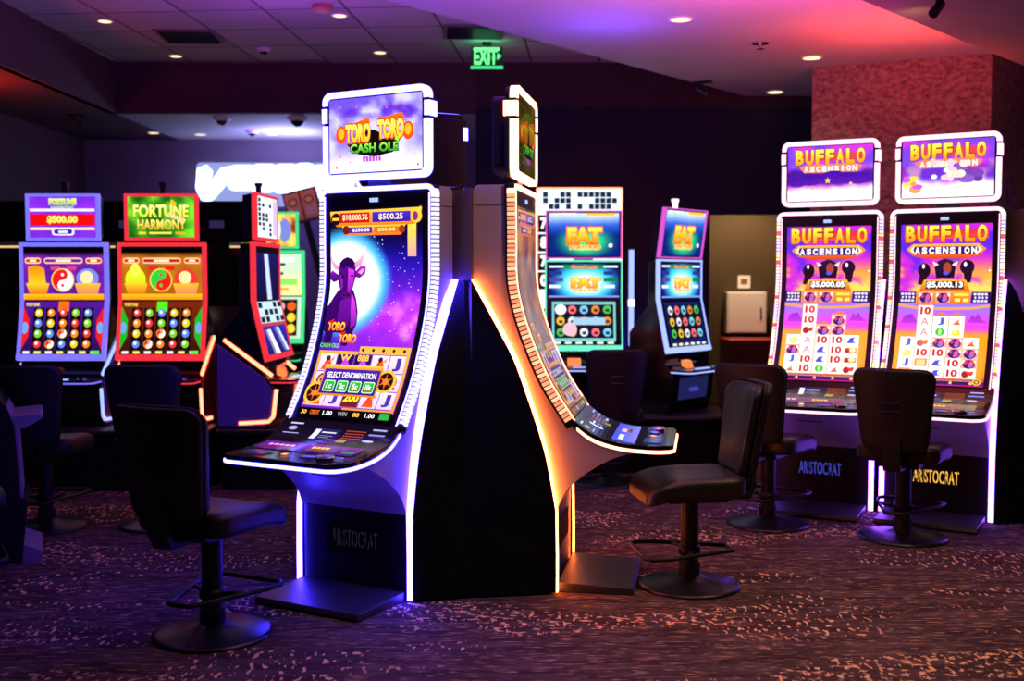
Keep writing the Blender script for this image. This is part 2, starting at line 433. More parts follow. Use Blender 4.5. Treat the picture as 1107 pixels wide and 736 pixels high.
BEADS = {
 'A': [(.86, .84, 1), (.80, .78, 1)],
 'B': [(1, .60, .42), (1, .72, .55), (.98, .50, .36)],
 'C': [(1, .9, .95), (1, .95, .75), (1, .75, .85), (.95, .3, .45), (1, .9, .6), (.9, .8, 1)],
}
def curved_machine(scheme, main_art, top_art, deck_cols, led, ledw, logo, back_only=False, artm='art'):
    root = empty('slot_machine', (0, 0, 0))
    # shell
    prof = [(-.42, 1.97), (-.40, 2.0), (-.25, 2.0)]+[(x-.05, z) for x, z in FRONT[1:]]+[(.12, .80), (.3, .715), (.46, .712)]+UNDER[::-1][1:]+[(-.03, .42), (-.03, 0)]+[(-.025, .0)]
    prof = [(-.42, 1.975), (-.40, 2.0), (-.24, 2.0)]+[(x-.035, z-.01) for x, z in FRONT[2:]]+[(.2, .76), (.34, .725), (.47, .715)]+UNDER[::-1]+LEDC[::-1][2:]
    MB().prism(prof, -.318, .318).build('cabinet_shell', M['shell'], root, bevel=.004)
    MB().box(-.423, -.235, -.3205, .3205, 1.9, 1.903).build('shell_seam', M['black'], root)
    fp = [(x-.001, z) for x, z in LEDC]+[(-.415, .012)]
    fa = MB(); 
    for sgn in (-1, 1): fa.prism(fp, sgn*.322, sgn*.352)
    fa.build('side_fairing', M['matte'], root)
    MB().prism([(-.42, 1.40), (-.42, 0), (-.03, 0), (-.03, .40), (-.2, .9)], -.3175, .3175).build('base_box', M['black'], root)
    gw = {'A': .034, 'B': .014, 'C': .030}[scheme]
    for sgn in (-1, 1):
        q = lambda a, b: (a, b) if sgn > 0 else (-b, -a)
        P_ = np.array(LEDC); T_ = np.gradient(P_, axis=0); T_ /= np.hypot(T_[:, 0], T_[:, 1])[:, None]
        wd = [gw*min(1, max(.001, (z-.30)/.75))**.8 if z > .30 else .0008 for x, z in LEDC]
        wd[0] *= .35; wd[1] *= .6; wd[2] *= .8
        band = [(x-t[1]*0-(-t[1])*0+(-t[1])*w_, z+t[0]*w_) for (x, z), t, w_ in zip(LEDC, T_, wd)]  # tapering emissive band on the shell paints in the strip's wash and bloom
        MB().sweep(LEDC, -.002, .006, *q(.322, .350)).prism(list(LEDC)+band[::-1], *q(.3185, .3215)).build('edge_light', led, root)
    # recessed front with lettering and the voucher pocket above it
    MB().box(-.03, -.012, -.316, .316, .0, .415).build('front_door', M['black'], root, bevel=.004)
    lt = MB(); v, f = text_geo('ARISTOCRAT', .01); a = np.array(v); mn, mx = a.min(0), a.max(0)
    lt.add([(-.0115, -.14+(p[0]-mn[0])/(mx[0]-mn[0])*.28, .225+(p[1]-mn[1])/(mx[1]-mn[1])*.085) for p in v], f)
    lt.build('sign_letters', logo, root)
    gr = MB()
    for k in range(19): gr.box(-.012, -.007, -.17+k*.0188, -.1665+k*.0188, .19, .33)
    gr.build('speaker_grille', M['black'], root)
    MB().prism([(.13, .60), (.15, .60), (.19, .655), (.17, .655)], -.13, .04).build('voucher_pocket', M['black'], root)
    MB().prism([(0, 0), (.36, 0), (.375, .012), (.362, .035), (0, .05)], -.305, .305).build('foot_plate', M['plate'], root, bevel=.004)
    # display column
    MB().sweep(resample(FRONT, 40), -.05, 0, -W, W).build('display_housing', M['black'], root, bevel=.003)
    art = main_art
    half = .280
    art.build('screen', curved(SCRP, half), M[artm], root)
    for sgn in (-1, 1):
        a, b = (sgn*.316, sgn*.323) if sgn > 0 else (-.323, -.316)
        MB().sweep(resample(FRONT, 40, .04), 0, .006, a, b).build('light_line', ledw, root)
        bd = MB(); S = resample(FRONT, 52*4, .045, 1.20); cols = BEADS[scheme]
        for k in range(52):
            sub = S[k*4:k*4+4]
            c = cols[k % 2] if scheme == 'A' else (cols[k % 3] if scheme == 'B' else cols[min(len(cols)-1, int(3+2.9*math.sin(k*.31+sgn)))])
            a, b = (.329, .353) if sgn > 0 else (-.353, -.329)
            bd.sweep(sub, -.036, .004, a, b, c=c)
        bd.build('bead_lights', M['bead'], root, colored=True)
    ring_piece(-.353, .353, 1.5, 2.003, .05, .024, lambda y, z: z > 1.958, -.246, -.203, 'top_light', ledw, root)
    MB().box(-.207, -.203, -.035, .015, 1.925, 1.945).build('badge', M['ledSk'], root)
    # deck
    out = []; NX = 26; xs = [.078+(.56-.078)*k/NX for k in range(NX+1)]
    def hw(x): return .345 if x < .42 else .348-.07*(1-math.sqrt(max(0, 1-((x-.42)/.1401)**2)))
    def ztop(x): return float(np.interp(x, [p[0] for p in DECKC], [p[1] for p in DECKC]))
    mb = MB(); V = []; F = []
    for x in xs:
        w = hw(x); z = ztop(x); V += [(x, -w, z), (x, w, z), (x, w, z-.042), (x, -w, z-.042)]
    for i in range(NX):
        for k in range(4): k2 = (k+1) % 4; F.append((i*4+k, i*4+k2, i*4+4+k2, i*4+4+k))
    F += [(0, 1, 2, 3), tuple(4*NX+k for k in (3, 2, 1, 0))]
    mb.add(V, F).build('button_deck', M['gloss'], root, bevel=.004)
    rim = [(x, -hw(x)-.003, ztop(x)-.030) for x in xs[1:]]+[(.5625, y, ztop(.56)-.030) for y in (-.26, -.13, 0, .13, .26)]+[(x, hw(x)+.003, ztop(x)-.030) for x in xs[::-1][:-1]]
    r = MB(); VV = []; FF = []
    for i, p in enumerate(rim):
        a = rim[max(i-1, 0)]; b = rim[min(i+1, len(rim)-1)]; t = Vector((b[0]-a[0], b[1]-a[1], 0)).normalized(); n = (t.y, -t.x)
        for d, dz in ((0, -.0085), (.006, -.007), (.006, .007), (0, .0085)): VV.append((p[0]+n[0]*d, p[1]+n[1]*d, p[2]+dz))
    for i in range(len(rim)-1):
        for k in range(4): k2 = (k+1) % 4; FF.append((i*4+k, i*4+k2, i*4+4+k2, i*4+4+k))
    r.add(VV, FF).build('deck_light', ledw, root)
    # deck instruments
    dp = resample(DECKC, 24, .02, .50)
    c1, c2, c3 = deck_cols
    def db(x, y): return c1 if y < 0 else (.012, .012, .02)
    D = Art(100, lambda x, y: (.02, .015, .03), 4, 24)
    D.rect(6, 4, 18, 6, (.75, .75, .9)); D.ell(11, 12, 4, 3, (.6, .6, .85)); D.rect(5, 19, 20, 20.5, (.6, .6, .8))
    D.rect(33, 10, 56, 28, (.12, .10, .32), (.06, .05, .2)); D.rect(33, 11, 38, 27, (.85, .85, .95)); D.rect(40, 14, 53, 16, (.8, .8, .9)); D.rect(40, 20, 52, 21, (.5, .5, .7)); D.rect(40, 23, 50, 24, (.5, .5, .7))
    for rr in (10, 14, 18, 22):
        for k in range(9): D.rect(61+k*2, rr, 62+k*2, rr+1.2, (.9, .35, .1))
    D.rect(60, 25, 68, 32, (.55, .48, .12))
    D.rect(83, 6, 95, 8, (.65, .65, .95)); D.rect(82, 13, 96, 15.5, (.5, .5, .85)); D.ell(86, 25, 5, 1.8, (.7, .7, .9)); 
    D.rect(3, 40, 92, 64, c1, c2); [D.rect(10+k*5, 46, 13.6+k*5, 51, c3) for k in range(5)]; [D.rect(50+k*4, 46, 53+k*4, 51, (1, .75, .3)) for k in range(4)]; D.rect(80, 52, 90, 58, (.15, .5, .25)); D.rect(48, 53, 70, 57, (.5, .25, .1))
    D.rect(8, 72, 30, 90, (.16, .22, .42), (.08, .1, .25), r=3); D.ell(44, 80, 3, 4, (1, .55, .15)); D.ell(44, 80, 1.4, 2, (1, .9, .6))
    D.ell(66, 80, 9, 6, (.05, .05, .3), n=24); D.ell(66, 80, 6, 4, (.35, .3, .8)); D.ell(85, 76, 8, 3, (.55, .55, .95)); D.ell(85, 76, 6.5, 2.1, (.03, .03, .1))
    D.build('deck_display', curved(dp, .325, .001), M['art'], root, lift=.0004)
    kb = MB(); kb.lathe([(.045, .742), (.045, .756), (.038, .762), (.0, .762)], 24, .46, .20); kb.build('spin_button', M['metal'], root, smooth=False)
    # topper
    MB().box(-.30, -.24, -.07, .07, 1.985, 2.07).build('topper_post', M['satin'], root)
    tp = empty('topper', (0, 0, 0)); tp.parent = root
    ys, zs0, zs1 = .322, 2.038, 2.482
    MB().prism(rrect(-.318, .318, 2.042, 2.478, .05), -.262, -.238, axis='x').prism(rrect(-.27, .27, 2.06, 2.44, .05), -.335, -.262, axis='x').build('topper_housing', M['black'], tp, bevel=.006)
    MB().prism(rrect(-ys+.006, ys-.006, zs0+.006, zs1-.006, .045), -.24, -.206, axis='x').build('topper_bezel', M['gloss'], tp)
    kw = dict(y0=-ys, y1=ys, z0=zs0, z1=zs1, r=.05, th=.03, x0=-.237, x1=-.198)
    ring_piece(keep=lambda y, z: z > 2.415, name='topper_light', m=ledw, parent=tp, **kw)
    ring_piece(keep=lambda y, z: z < 2.315, name='topper_light', m=ledw, parent=tp, **kw)
    for sgn in (-1, 1):
        ring_piece(keep=lambda y, z, s=sgn: 2.335 < z < 2.40 and y*s > 0, name='corner_lamp', m=ledw, parent=tp, **{**kw, 'y0': -ys-.004, 'y1': ys+.004, 'x0': -.268})
    top_art.build('topper_screen', flat((-.203, 2.445), (-.203, 2.075), .282), M[artm], tp)
    return root

# ---- artwork for the bull game
GOLD = (1, .78, .25); GOLD2 = (.95, .45, .1); RED = (.85, .1, .08); WHT = (1, 1, 1)
def toro_main(gold=False):
    def bg(x, y):
        n = noise(x*.045, y*.045); n2 = noise(x*.02+9, y*.03+4)
        if gold:
            c = mix((.35, .18, .05), (.95, .62, .18), n*1.2); return mix(c, (.2, .07, .03), sm(.5, .8, n2))
        c = mix((.02, .0, .10), (.10, .05, .62), sm(10, 55, y))
        c = mix(c, (.70, .16, .95), sm(35, 110, y)*sm(10, 60, x+y*.2-10)*(.55+n))
        c = mix(c, (.90, .50, .95), sm(.52, .72, n)*sm(60, 110, y)*sm(25, 60, x))
        c = mix(c, (.45, .12, .70), sm(105, 140, y)*.7)
        d = math.hypot(x-17, (y-68))
        c = mix(c, (.25, .75, 1), sm(54, 42, d)*.9); c = mix(c, (.97, .97, 1), sm(45, 33, d))
        if y > 187: c = np.array((.01, .01, .02))
        return c
    A = Art(195, bg, 60, NPT*2 if False else NPT)
    r2 = random.Random(3)
    if not gold:
        for k in range(70):
            x, y, q = r2.uniform(40, 98), r2.uniform(26, 120), r2.uniform(.25, .7); A.ell(x, y, q, q, (.75, .75, 1), n=6)
        # head, ears, horns and body of the bull against the moon
        P1, P2 = (.24, .02, .40), (.50, .08, .70)
        A.poly([(0, 90), (6, 80), (10, 74), (27, 74), (31, 82), (35, 94), (36, 106), (33, 114), (30, 126), (24, 126), (24, 114), (12, 114), (11, 128), (4, 128), (3, 114), (0, 112)], P1, (.16, .02, .30))
        A.poly([(14, 84), (24, 80), (28, 92), (27, 106), (18, 112), (13, 100)], (.45, .06, .62), (.30, .03, .45)); A.poly([(25, 76), (30, 84), (34, 96), (35, 106), (30, 110), (27, 94)], (.90, .28, .92), (.50, .08, .62))
        A.poly([(9, 60), (2, 56), (0, 59), (0, 64), (4, 67), (10, 65)], P2, (.25, .02, .4)); A.poly([(28, 57), (34, 52), (40, 53), (39, 59), (33, 63), (27, 62)], (.70, .18, .75), (.35, .03, .5)); A.poly([(31, 58), (35, 55), (38, 55), (35, 60)], (.95, .6, .8))
        A.poly([(0, 42), (1, 49), (5, 55), (12, 57), (13, 52), (7, 51), (3, 47), (1.5, 41)], (1, .80, .85), (.88, .50, .68))
        A.poly([(27, 55), (34, 52), (38, 45), (40, 33), (36, 42), (31, 47), (25, 50)], (1, .90, .88), (.88, .50, .68))
        A.poly([(10, 52), (13, 48), (18, 46), (24, 47), (28, 52), (29, 60), (27, 68), (25, 77), (22, 82), (16, 82), (13, 77), (10, 68), (9, 60)], (.34, .03, .52), (.22, .02, .36))
        A.poly([(10, 50), (14, 46), (19, 44), (25, 46), (28, 50), (24, 54), (19, 52), (14, 55)], (.16, .01, .30)); A.poly([(20, 54), (27, 56), (26, 68), (23, 78), (20, 78)], (.82, .22, .88), (.55, .08, .65)); A.poly([(11, 60), (14, 62), (15, 72), (13, 74)], (.5, .12, .65))
        A.ell(14, 62, 1.5, 1.1, (.05, 0, .1)); A.ell(24.5, 61, 1.5, 1.1, (.05, 0, .1)); A.ell(19, 79, 5, 3.6, (.30, .05, .42)); A.ell(17, 79, 1, .9, (.05, 0, .1)); A.ell(21.5, 79, 1, .9, (.05, 0, .1))
        A.rect(85, 15, 94, 44, (1, .85, .25), (1, .62, .62))
    # jackpot plates
    A.poly([(0, 3), (100, -0.0+1.5), (98, 12), (92, 16), (8, 17), (1, 12)], GOLD, GOLD2); A.rect(11, 4.5, 44, 13.5, RED, (.7, .1, .05)); A.rect(47, 4.5, 88, 13.5, (.30, .15, .75), (.2, .1, .6))
    A.ell(6.5, 10, 5.5, 5.5, (.15, .03, .03)); A.rect(2.5, 8.8, 10.5, 11.2, GOLD); A.ell(94, 9, 6, 6, (.95, .75, .25)); A.ell(93, 9, 3, 4, (.5, .2, .4)); A.poly([(94, 4), (99, -0+.2), (97, 7)], GOLD)
    A.text('$10,000.76', 14, 6, 42, 12, (1, .9, .75)); A.text('$500.25', 54, 6, 80, 12, (1, .9, .75))
    A.poly([(13, 16), (83, 16), (78, 25), (18, 25)], GOLD, GOLD2); A.rect(21, 17.5, 47, 23, (.35, .12, .6)); A.rect(49, 17.5, 76, 23, (.9, .4, .1)); A.text('$250.00', 25, 18.5, 44, 22, WHT); A.text('$50.00', 53, 18.5, 72, 22, (1, .9, .6)); A.ell(18, 20, 4, 4, (.4, .1, .1)); A.ell(79, 20, 3.5, 3.5, (.6, .2, .1))
    # game titles
    for (x, y) in ((5, 104), (20, 115)):
        A.text('TORO', x, y, x+19, y+8, (1, .9, .3), (1, .5, .1), .04, outline=(.8, .08, .05)); A.poly([(x-1, y), (x+6, y-3), (x+4, y+2)], (.9, .15, .05))
    A.text('CASH OLE', 1, 124, 22, 128, (.35, .85, .25), bold=.03)
    # reels
    A.rect(2, 131, 45, 184, (.96, .66, .2), (.95, .6, .15)); A.rect(46, 126, 100, 188, (.98, .70, .25), (.95, .55, .2))
    A.rect(5, 135, 45, 181, (.5, .3, .7)); A.rect(46, 133, 97, 185, (.5, .3, .7))
    xs = [(5, 23), (24, 42), (43, 61), (62, 80), (81, 97)]
    for i, (a, b) in enumerate(xs):
        for j in range(3):
            y0 = 134+j*17+(0 if i > 1 else 0); y1 = y0+16
            A.rect(a, y0, b, y1, (.92, .86, .98), (.84, .76, .92)); cx, cy = (a+b)/2, (y0+y1)/2
            k = (i*2+j*3) % 6
            if j == 0 and i in (1, 2): A.rect(a, y0, b, y1, (.18, .04, .35)); A.poly([(a+2, y1), (cx, y0+2), (b-2, y1-4), (cx+2, y1)], (.75, .25, .85)); A.text('888' if i == 2 else 'W', a+3, y0, b-3, y0+6, GOLD, bold=.03)
            elif k in (0, 4): A.poly([(a+3, y1-1), (cx-2, cy-2), (cx+1, y0+2), (cx+4, cy), (b-3, y1-1)], (.85, .15, .1), (.95, .35, .1)); A.ell(cx, y0+4, 2.4, 2.4, (.3, .12, .08)); A.poly([(cx, cy), (b-2, y0+2), (b-3, y0+6)], (.95, .55, .2))
            elif k in (1, 3): A.ell(cx, cy, 7, 7, (.45, .18, .08)); A.ell(cx, cy, 5, 5, (.95, .6, .5)); A.star(cx, cy, 4.5, (.35, .1, .1))
            elif k == 2: A.text('J', cx-4, y0+2, cx+4, y1-2, (.3, .2, .6), bold=.05)
            else: A.text('Q', cx-5, y0+2, cx+5, y1-2, (.75, .2, .3), bold=.04)
    A.rect(43, 168, 61, 184, (.45, .08, .1)); A.text('200', 44, 171, 60, 179, (1, .85, .2), bold=.05, outline=(.1, .02, .02))
    for (cx, cy) in ((10, 172), (82, 158)):
        A.ell(cx, cy, 11, 11, (.98, .72, .22)); A.ell(cx, cy, 8, 8.5, (.15, .05, .05)); A.star(cx, cy, 8, (.8, .35, .12), 6, .3); A.ell(cx, cy, 3, 3, (.95, .5, .15))
    for k in range(5): A.ell(50+k*11, 129.5, 1.6, 1.6, (.12, .05, .05), n=8)
    # denomination panel
    A.rect(13, 144, 76, 174, (.85, .5, .15)); A.rect(13, 144, 76, 148, (1, .8, .35), (.95, .55, .15)); A.rect(14.5, 148, 74.5, 172, (.28, .12, .62), (.22, .08, .5))
    A.text('SELECT DENOMINATION', 18, 151, 71, 156.5, WHT, bold=.02, outline=(.1, .0, .3), ow=.03)
    for k, t in enumerate(('1c', '2c', '5c', '10c')):
        a = 17.5+k*14.2; A.rect(a, 159, a+12, 170, (.75, .95, .7), r=1.6); A.rect(a+.8, 160, a+11.2, 169, (.15, .75, .2), (.1, .55, .2), r=1.2); A.text(t, a+3, 161.5, a+9, 167, WHT, bold=.03); A.rect(a+3, 167.3, a+9, 168.4, (.7, .3, .1))
    # meters
    A.rect(0, 187, 100, 195, (.01, .01, .02))
    for x0, x1, t, c in ((4, 10, '30', GOLD), (14, 24, 'CREDIT', GOLD2), (28, 38, '1.00', WHT), (44, 54, 'WIN', (.6, .6, .6)), (60, 67, '88', GOLD), (73, 83, '1.00', WHT)): A.text(t, x0, 189, x1, 193, c)
    A.rect(88, 188, 98, 194, (.15, .65, .25))
    return A
def toro_top(gold=False):
    def bg(x, y):
        n = noise(x*.05+3, y*.05)
        if gold: return mix((.10, .07, .02), (.45, .40, .12), n)
        c = mix((.42, .30, .85), (.80, .80, 1), sm(.35, .7, n)); c = mix(c, (.93, .92, 1), sm(30, 62, y)); return mix(c, (.35, .15, .8), sm(.55, .8, noise(x*.04, y*.06+20))*sm(45, 10, y))
    A = Art(66, bg, 40, 26)
    r2 = random.Random(11)
    for k in range(26): A.star(r2.uniform(4, 96), r2.uniform(4, 62), r2.uniform(.8, 1.8), (.9, .35, .65) if k % 3 else (.85, .08, .1))
    if gold: A.poly([(22, 20), (50, 10), (80, 16), (70, 50), (50, 58), (30, 52)], (.35, .42, .10), (.2, .3, .06))
    A.poly([(20, 41), (80, 36), (70, 50), (50, 53), (32, 50)], (.03, .06, .03)); A.ell(46, 38, 13, 9, (.04, .04, .05))
    for x in (14, 86): A.ell(x, 32, 6, 8, (.95, .3, .05)); A.ell(x, 31, 3.5, 5, (1, .7, .15))
    c1, c2 = ((1, .98, .40), (1, .72, .12)) if not gold else ((.75, .75, .2), (.5, .4, .05))
    A.poly([(16, 26), (44, 18), (46, 23), (18, 30)], (.95, .4, .05)); A.poly([(54, 20), (80, 16), (84, 22), (55, 25)], (.95, .4, .05))
    A.text('TORO', 19, 23, 46, 40, c1, c2, .06, outline=(.85, .18, .02), ow=.06); A.text('TORO', 54, 21, 82, 38, c1, c2, .06, outline=(.85, .18, .02), ow=.06)
    A.text('CASH OLE', 24, 41, 76, 49, (.65, .95, .3), (.2, .6, .15), .04, outline=(.02, .15, .05)); A.poly([(72, 39), (78, 35), (76, 41)], (.6, .95, .3))
    for k in range(6): A.rect(38+k*3.4, 52+(k % 2)*.6, 40.6+k*3.4, 57, (.72, .3, .75))
    return A

# ---- artwork for the bison game
def sym(A, k, x0, y0, x1, y1):
    cx, cy = (x0+x1)/2, (y0+y1)/2; w = (x1-x0)/2
    if k == 'T': A.text('10', x0+2, y0+1.5, x1-2, y1-1.5, (.75, .08, .12), bold=.05)
    elif k == 'J': A.text('J', cx-3, y0+1.5, cx+3.5, y1-1.5, (.15, .35, .75), bold=.05)
    elif k == 'A': A.text('A', cx-4.5, y0+2, cx+4.5, y1-1.5, (.85, .45, .55), bold=.01)
    elif k == 'G': A.ell(cx, cy, 5, 5, (.15, .7, .25)); A.ell(cx, cy, 1.8, 4, (.7, .95, .5))
    elif k == 'Y': A.ell(cx, cy+1, 5, 4, (1, .82, .15)); A.ell(cx-1, cy, 2.5, 2, (1, .95, .6))
    elif k == 'S': A.poly([(x0+3, y1-2), (cx-2, y1-5), (cx+3, y0+3), (cx+2, cy+1), (x1-3, y1-2)], (.85, .35, .1))
    elif k == 'P': A.ell(cx-3, cy+1, 4, 4.5, (.6, .12, .08)); A.poly([(cx-3, cy-2), (x1-2, y0+3), (x1-3, cy+2), (cx+2, cy+3)], (.85, .2, .1))
    elif k == 'W': A.poly([(x0+2, cy+3), (cx-2, cy-3), (cx+4, cy-4), (x1-2, cy), (x1-3, y1-2), (cx, cy+4), (x0+4, y1-2)], (.22, .3, .75)); A.ell(cx+4, cy, 2, 3, WHT)
    elif k == 'C': A.rect(x0+1, cy-3, x1-1, cy+4, (.95, .45, .12)); A.ell(cx+2, cy, 4, 3, (1, .85, .6)); A.ell(cx-4, cy+1, 2.5, 3, (.6, .15, .1))
    elif k == 'X': A.rect(x0+1, cy-5, x1-1, cy+5, (.9, .5, .3)); A.rect(x0+3, cy-3.5, x1-3, cy+3.5, (1, .8, .5))
    elif k == 'B':
        A.rect(x0, y0, x1, y1, (.98, .60, .52)); A.ell(cx, cy+1, w*.85, (y1-y0)*.48, (.26, .06, .42), (.16, .03, .32))
        A.ell(cx+w*.28, cy+1, w*.34, (y1-y0)*.34, (.92, .38, .45), (.70, .25, .60)); A.ell(cx-w*.45, cy-1, w*.22, 2.2, (.75, .25, .45))
        A.poly([(x0+.5, cy+1), (x0+1, y0+1), (x0+3.5, cy-3)], (1, .95, .88)); A.poly([(x1-.5, cy+1), (x1-1, y0+1), (x1-3.5, cy-3)], (1, .95, .88)); A.ell(cx+w*.15, y1-2.6, w*.28, 1.8, (.50, .42, .98))
def bison(A, cx, cy, r):
    A.poly([(cx-r*1.3, cy-r*.2), (cx-r*.9, cy-r), (cx, cy-r*1.35), (cx+r*.9, cy-r), (cx+r*1.3, cy-r*.2), (cx+r*1.1, cy+r*1.2), (cx-r*1.1, cy+r*1.2)], (.18, .07, .22), (.10, .03, .18))
    A.ell(cx+r*.25, cy-r*.1, r*.5, r*.75, (.62, .25, .2)); A.poly([(cx-r*1.3, cy-r*.3), (cx-r*1.55, cy-r*1.0), (cx-r*.8, cy-r*.55)], (1, .9, .75)); A.poly([(cx+r*1.3, cy-r*.3), (cx+r*1.55, cy-r*1.0), (cx+r*.8, cy-r*.55)], (1, .9, .75)); A.ell(cx+r*.1, cy+r*.55, r*.35, r*.25, (.35, .3, .8))
def buffalo_main(price, cols):
    def bg(x, y):
        n = noise(x*.05, y*.05)
        c = mix((.75, .15, .80), (.35, .15, .85), sm(.4, .65, n)); c = mix(c, (1, .62, .25), sm(.50, .62, noise(x*.03+7, y*.07))*sm(34, 60, y)); c = mix(c, (1, .8, .35), sm(56, 72, y)*sm(.35, .6, n)*sm(86, 78, y))
        if y > 92:
            c = mix((.55, .45, .95), (.90, .25, .85), sm(92, 122, y)); c = mix(c, (1, .62, .08), sm(122, 132, y)); c = mix(c, (1, .50, .05), sm(.4, .7, noise(x*.08, y*.02))*sm(128, 140, y)); c = mix(c, (.90, .12, .45), sm(182, 190, y))
        return c
    A = Art(195, bg, 40, NPT)
    A.rect(4, 6, 96, 17, (.80, .16, .22), (.9, .3, .2)); A.letters('BUFFALO', 4, 1.5, 96, 21, (1, .93, .30), (1, .52, .08), bold=.05, outline=(.50, .05, .06), ow=.035)
    A.poly([(6, 29), (14, 23), (86, 23), (94, 29), (86, 37), (70, 40), (30, 40), (14, 37)], (1, .68, .2), (.80, .25, .08)); A.rect(13, 26, 87, 35, (.18, .08, .45))
    A.poly([(10, 30), (16, 24), (14, 30), (17, 36)], (1, .9, .75)); A.poly([(90, 30), (84, 24), (86, 30), (83, 36)], (1, .9, .75)); A.letters('ASCENSION', 15, 26.8, 85, 34.4, WHT, bold=.05, gap=.25)
    A.ell(27, 54, 7, 9, (.12, .04, .10)); A.ell(26, 49, 1.4, 2.6, WHT); A.poly([(22, 60), (30, 60), (28, 72), (20, 70)], (.14, .04, .1)); A.ell(74, 50, 8, 8.5, (.14, .05, .16)); A.ell(72, 47, 1.6, 2.8, WHT); A.poly([(70, 56), (80, 56), (78, 68), (72, 68)], (.14, .05, .12))
    bison(A, 50, 52, 9); A.ell(98, 54, 1.2, 1.2, WHT, n=6)
    A.poly([(27, 65), (73, 65), (78, 78), (22, 78)], (1, .72, .2), (.85, .35, .08)); A.rect(29, 66.5, 71, 76, (.25, .10, .06)); A.text(price, 30, 67, 70, 75, WHT, bold=.04)
    for a, b in ((0, 19), (80, 100)):
        A.rect(a, 79, b, 93, (.16, .05, .35)); 
        for k, yy in enumerate((80.5, 84.5, 88.5)):
            for q in range(4): A.rect(a+2+q*4+(k % 2), yy, a+5+q*4, yy+2.6, (.9, .85, 1))
    A.rect(20, 78, 79, 93, (1, .62, .2), (.9, .4, .1)); sym(A, 'B', 22, 79, 38, 92); sym(A, 'B', 41, 79, 57, 92); A.rect(61, 81, 77, 84, (.95, .85, .3)); A.rect(62, 87, 68, 91, (1, .9, .4)); A.rect(71, 87, 77, 91, (1, .9, .4))
    A.poly([(0, 94), (20, 97), (50, 98), (80, 97), (100, 94), (100, 97), (80, 100), (50, 101), (20, 100), (0, 97)], (.95, .6, .2))
    for q in ([(4, 118), (8, 108), (16, 106), (20, 112), (24, 118)], [(78, 116), (82, 106), (85, 110), (88, 105), (92, 112), (99, 116)]): A.poly(q, (.55, .15, .75), (.7, .2, .8))
    xc = [14, 31, 48.5, 66, 83]
    for i, col in enumerate(cols):
        n = len(col); yb = 186; rh = 12.9; y0 = yb-n*rh; a, b = xc[i]-8.3, xc[i]+8.3
        if n > 4: A.poly([(a, y0), (xc[i], y0-5), (b, y0)], (.95, .45, .2)); 
        A.rect(a-.6, y0-1, b+.6, yb+.6, (.80, .45, .25)); A.rect(a, y0, b, yb, (1, .96, .90))
        for j, k in enumerate(col): sym(A, k, a+.4, y0+j*rh+.3, b-.4, y0+(j+1)*rh-.3)
    A.rect(0, 188, 100, 195, (.25, .10, .45)); A.rect(0, 189, 100, 189.6, (.95, .7, .2))
    for k in range(4): A.rect(4+k*21, 190.5, 21+k*21, 193.5, (.10, .05, .25)); A.ell(24+k*21, 192, 2, 1.8, (.95, .75, .2))
    A.ell(93, 190, 4.5, 4.3, (.95, .75, .2)); A.ell(93, 190, 3, 2.8, (.1, .05, .1)); A.star(93, 190, 2.4, (.95, .75, .2))
    return A
def buffalo_top(smoke):
    def bg(x, y):
        n = noise(x*.05+smoke*5, y*.06)
        c = mix((.80, .20, .85), (.45, .25, .90), sm(.35, .65, n)); c = mix(c, (1, .75, .85), sm(.45, .7, noise(x*.07, y*.07+smoke*9))*sm(20, 35, y))
        c = mix(c, (.22, .05, .55), sm(30, 36, y+10*n)*sm(54, 46, y+8*n)*(.9 if not smoke else .35)); return mix(c, (1, .95, .92), sm(48, 58, y+8*n))
    A = Art(66, bg, 40, 26)
    A.rect(9, 8, 91, 18, (.82, .25, .3)); A.letters('BUFFALO', 8, 4, 92, 22, (1, .95, .35), (1, .58, .10), bold=.05, outline=(.50, .05, .06), ow=.035)
    A.poly([(14, 25), (22, 22), (80, 22), (88, 25), (82, 32), (20, 32)], (.9, .5, .35)); A.letters('ASCENSION', 19, 24.3, 83, 30.8, WHT, bold=.05, gap=.25)
    if smoke:
        r5 = random.Random(2)
        for k in range(9): A.ell(72+r5.uniform(-12, 12), 40+r5.uniform(-8, 6), r5.uniform(5, 9), r5.uniform(4, 7), (.38+.02*k, .18+.02*k, .58+.02*k))
        for k in range(16): t = r5.random(); A.ell(32+34*t+r5.uniform(-3, 3), 36+r5.uniform(-11, 9), r5.uniform(2.5, 6), r5.uniform(2, 5), (1, .72+.25*r5.random(), .70+.2*r5.random()))
        for k in range(8): A.ell(14+r5.uniform(-10, 12), 48+r5.uniform(-6, 8), r5.uniform(3, 7), r5.uniform(2.5, 5), [(1, .82, .25), (.75, .35, .85), (1, .6, .3)][k % 3])
    else:
        for cx, cy, r in ((55, 36, 11), (68, 40, 12), (84, 40, 13), (12, 44, 9), (28, 42, 10), (42, 40, 9)): A.ell(cx, cy, r*1.2, r*.55, (.25, .05, .6), (.35, .1, .65))
        A.star(48, 42, 4, (1, .8, .2)); A.star(30, 50, 3, (1, .6, .3)); A.star(75, 46, 2.4, (1, .8, .3))
    return A

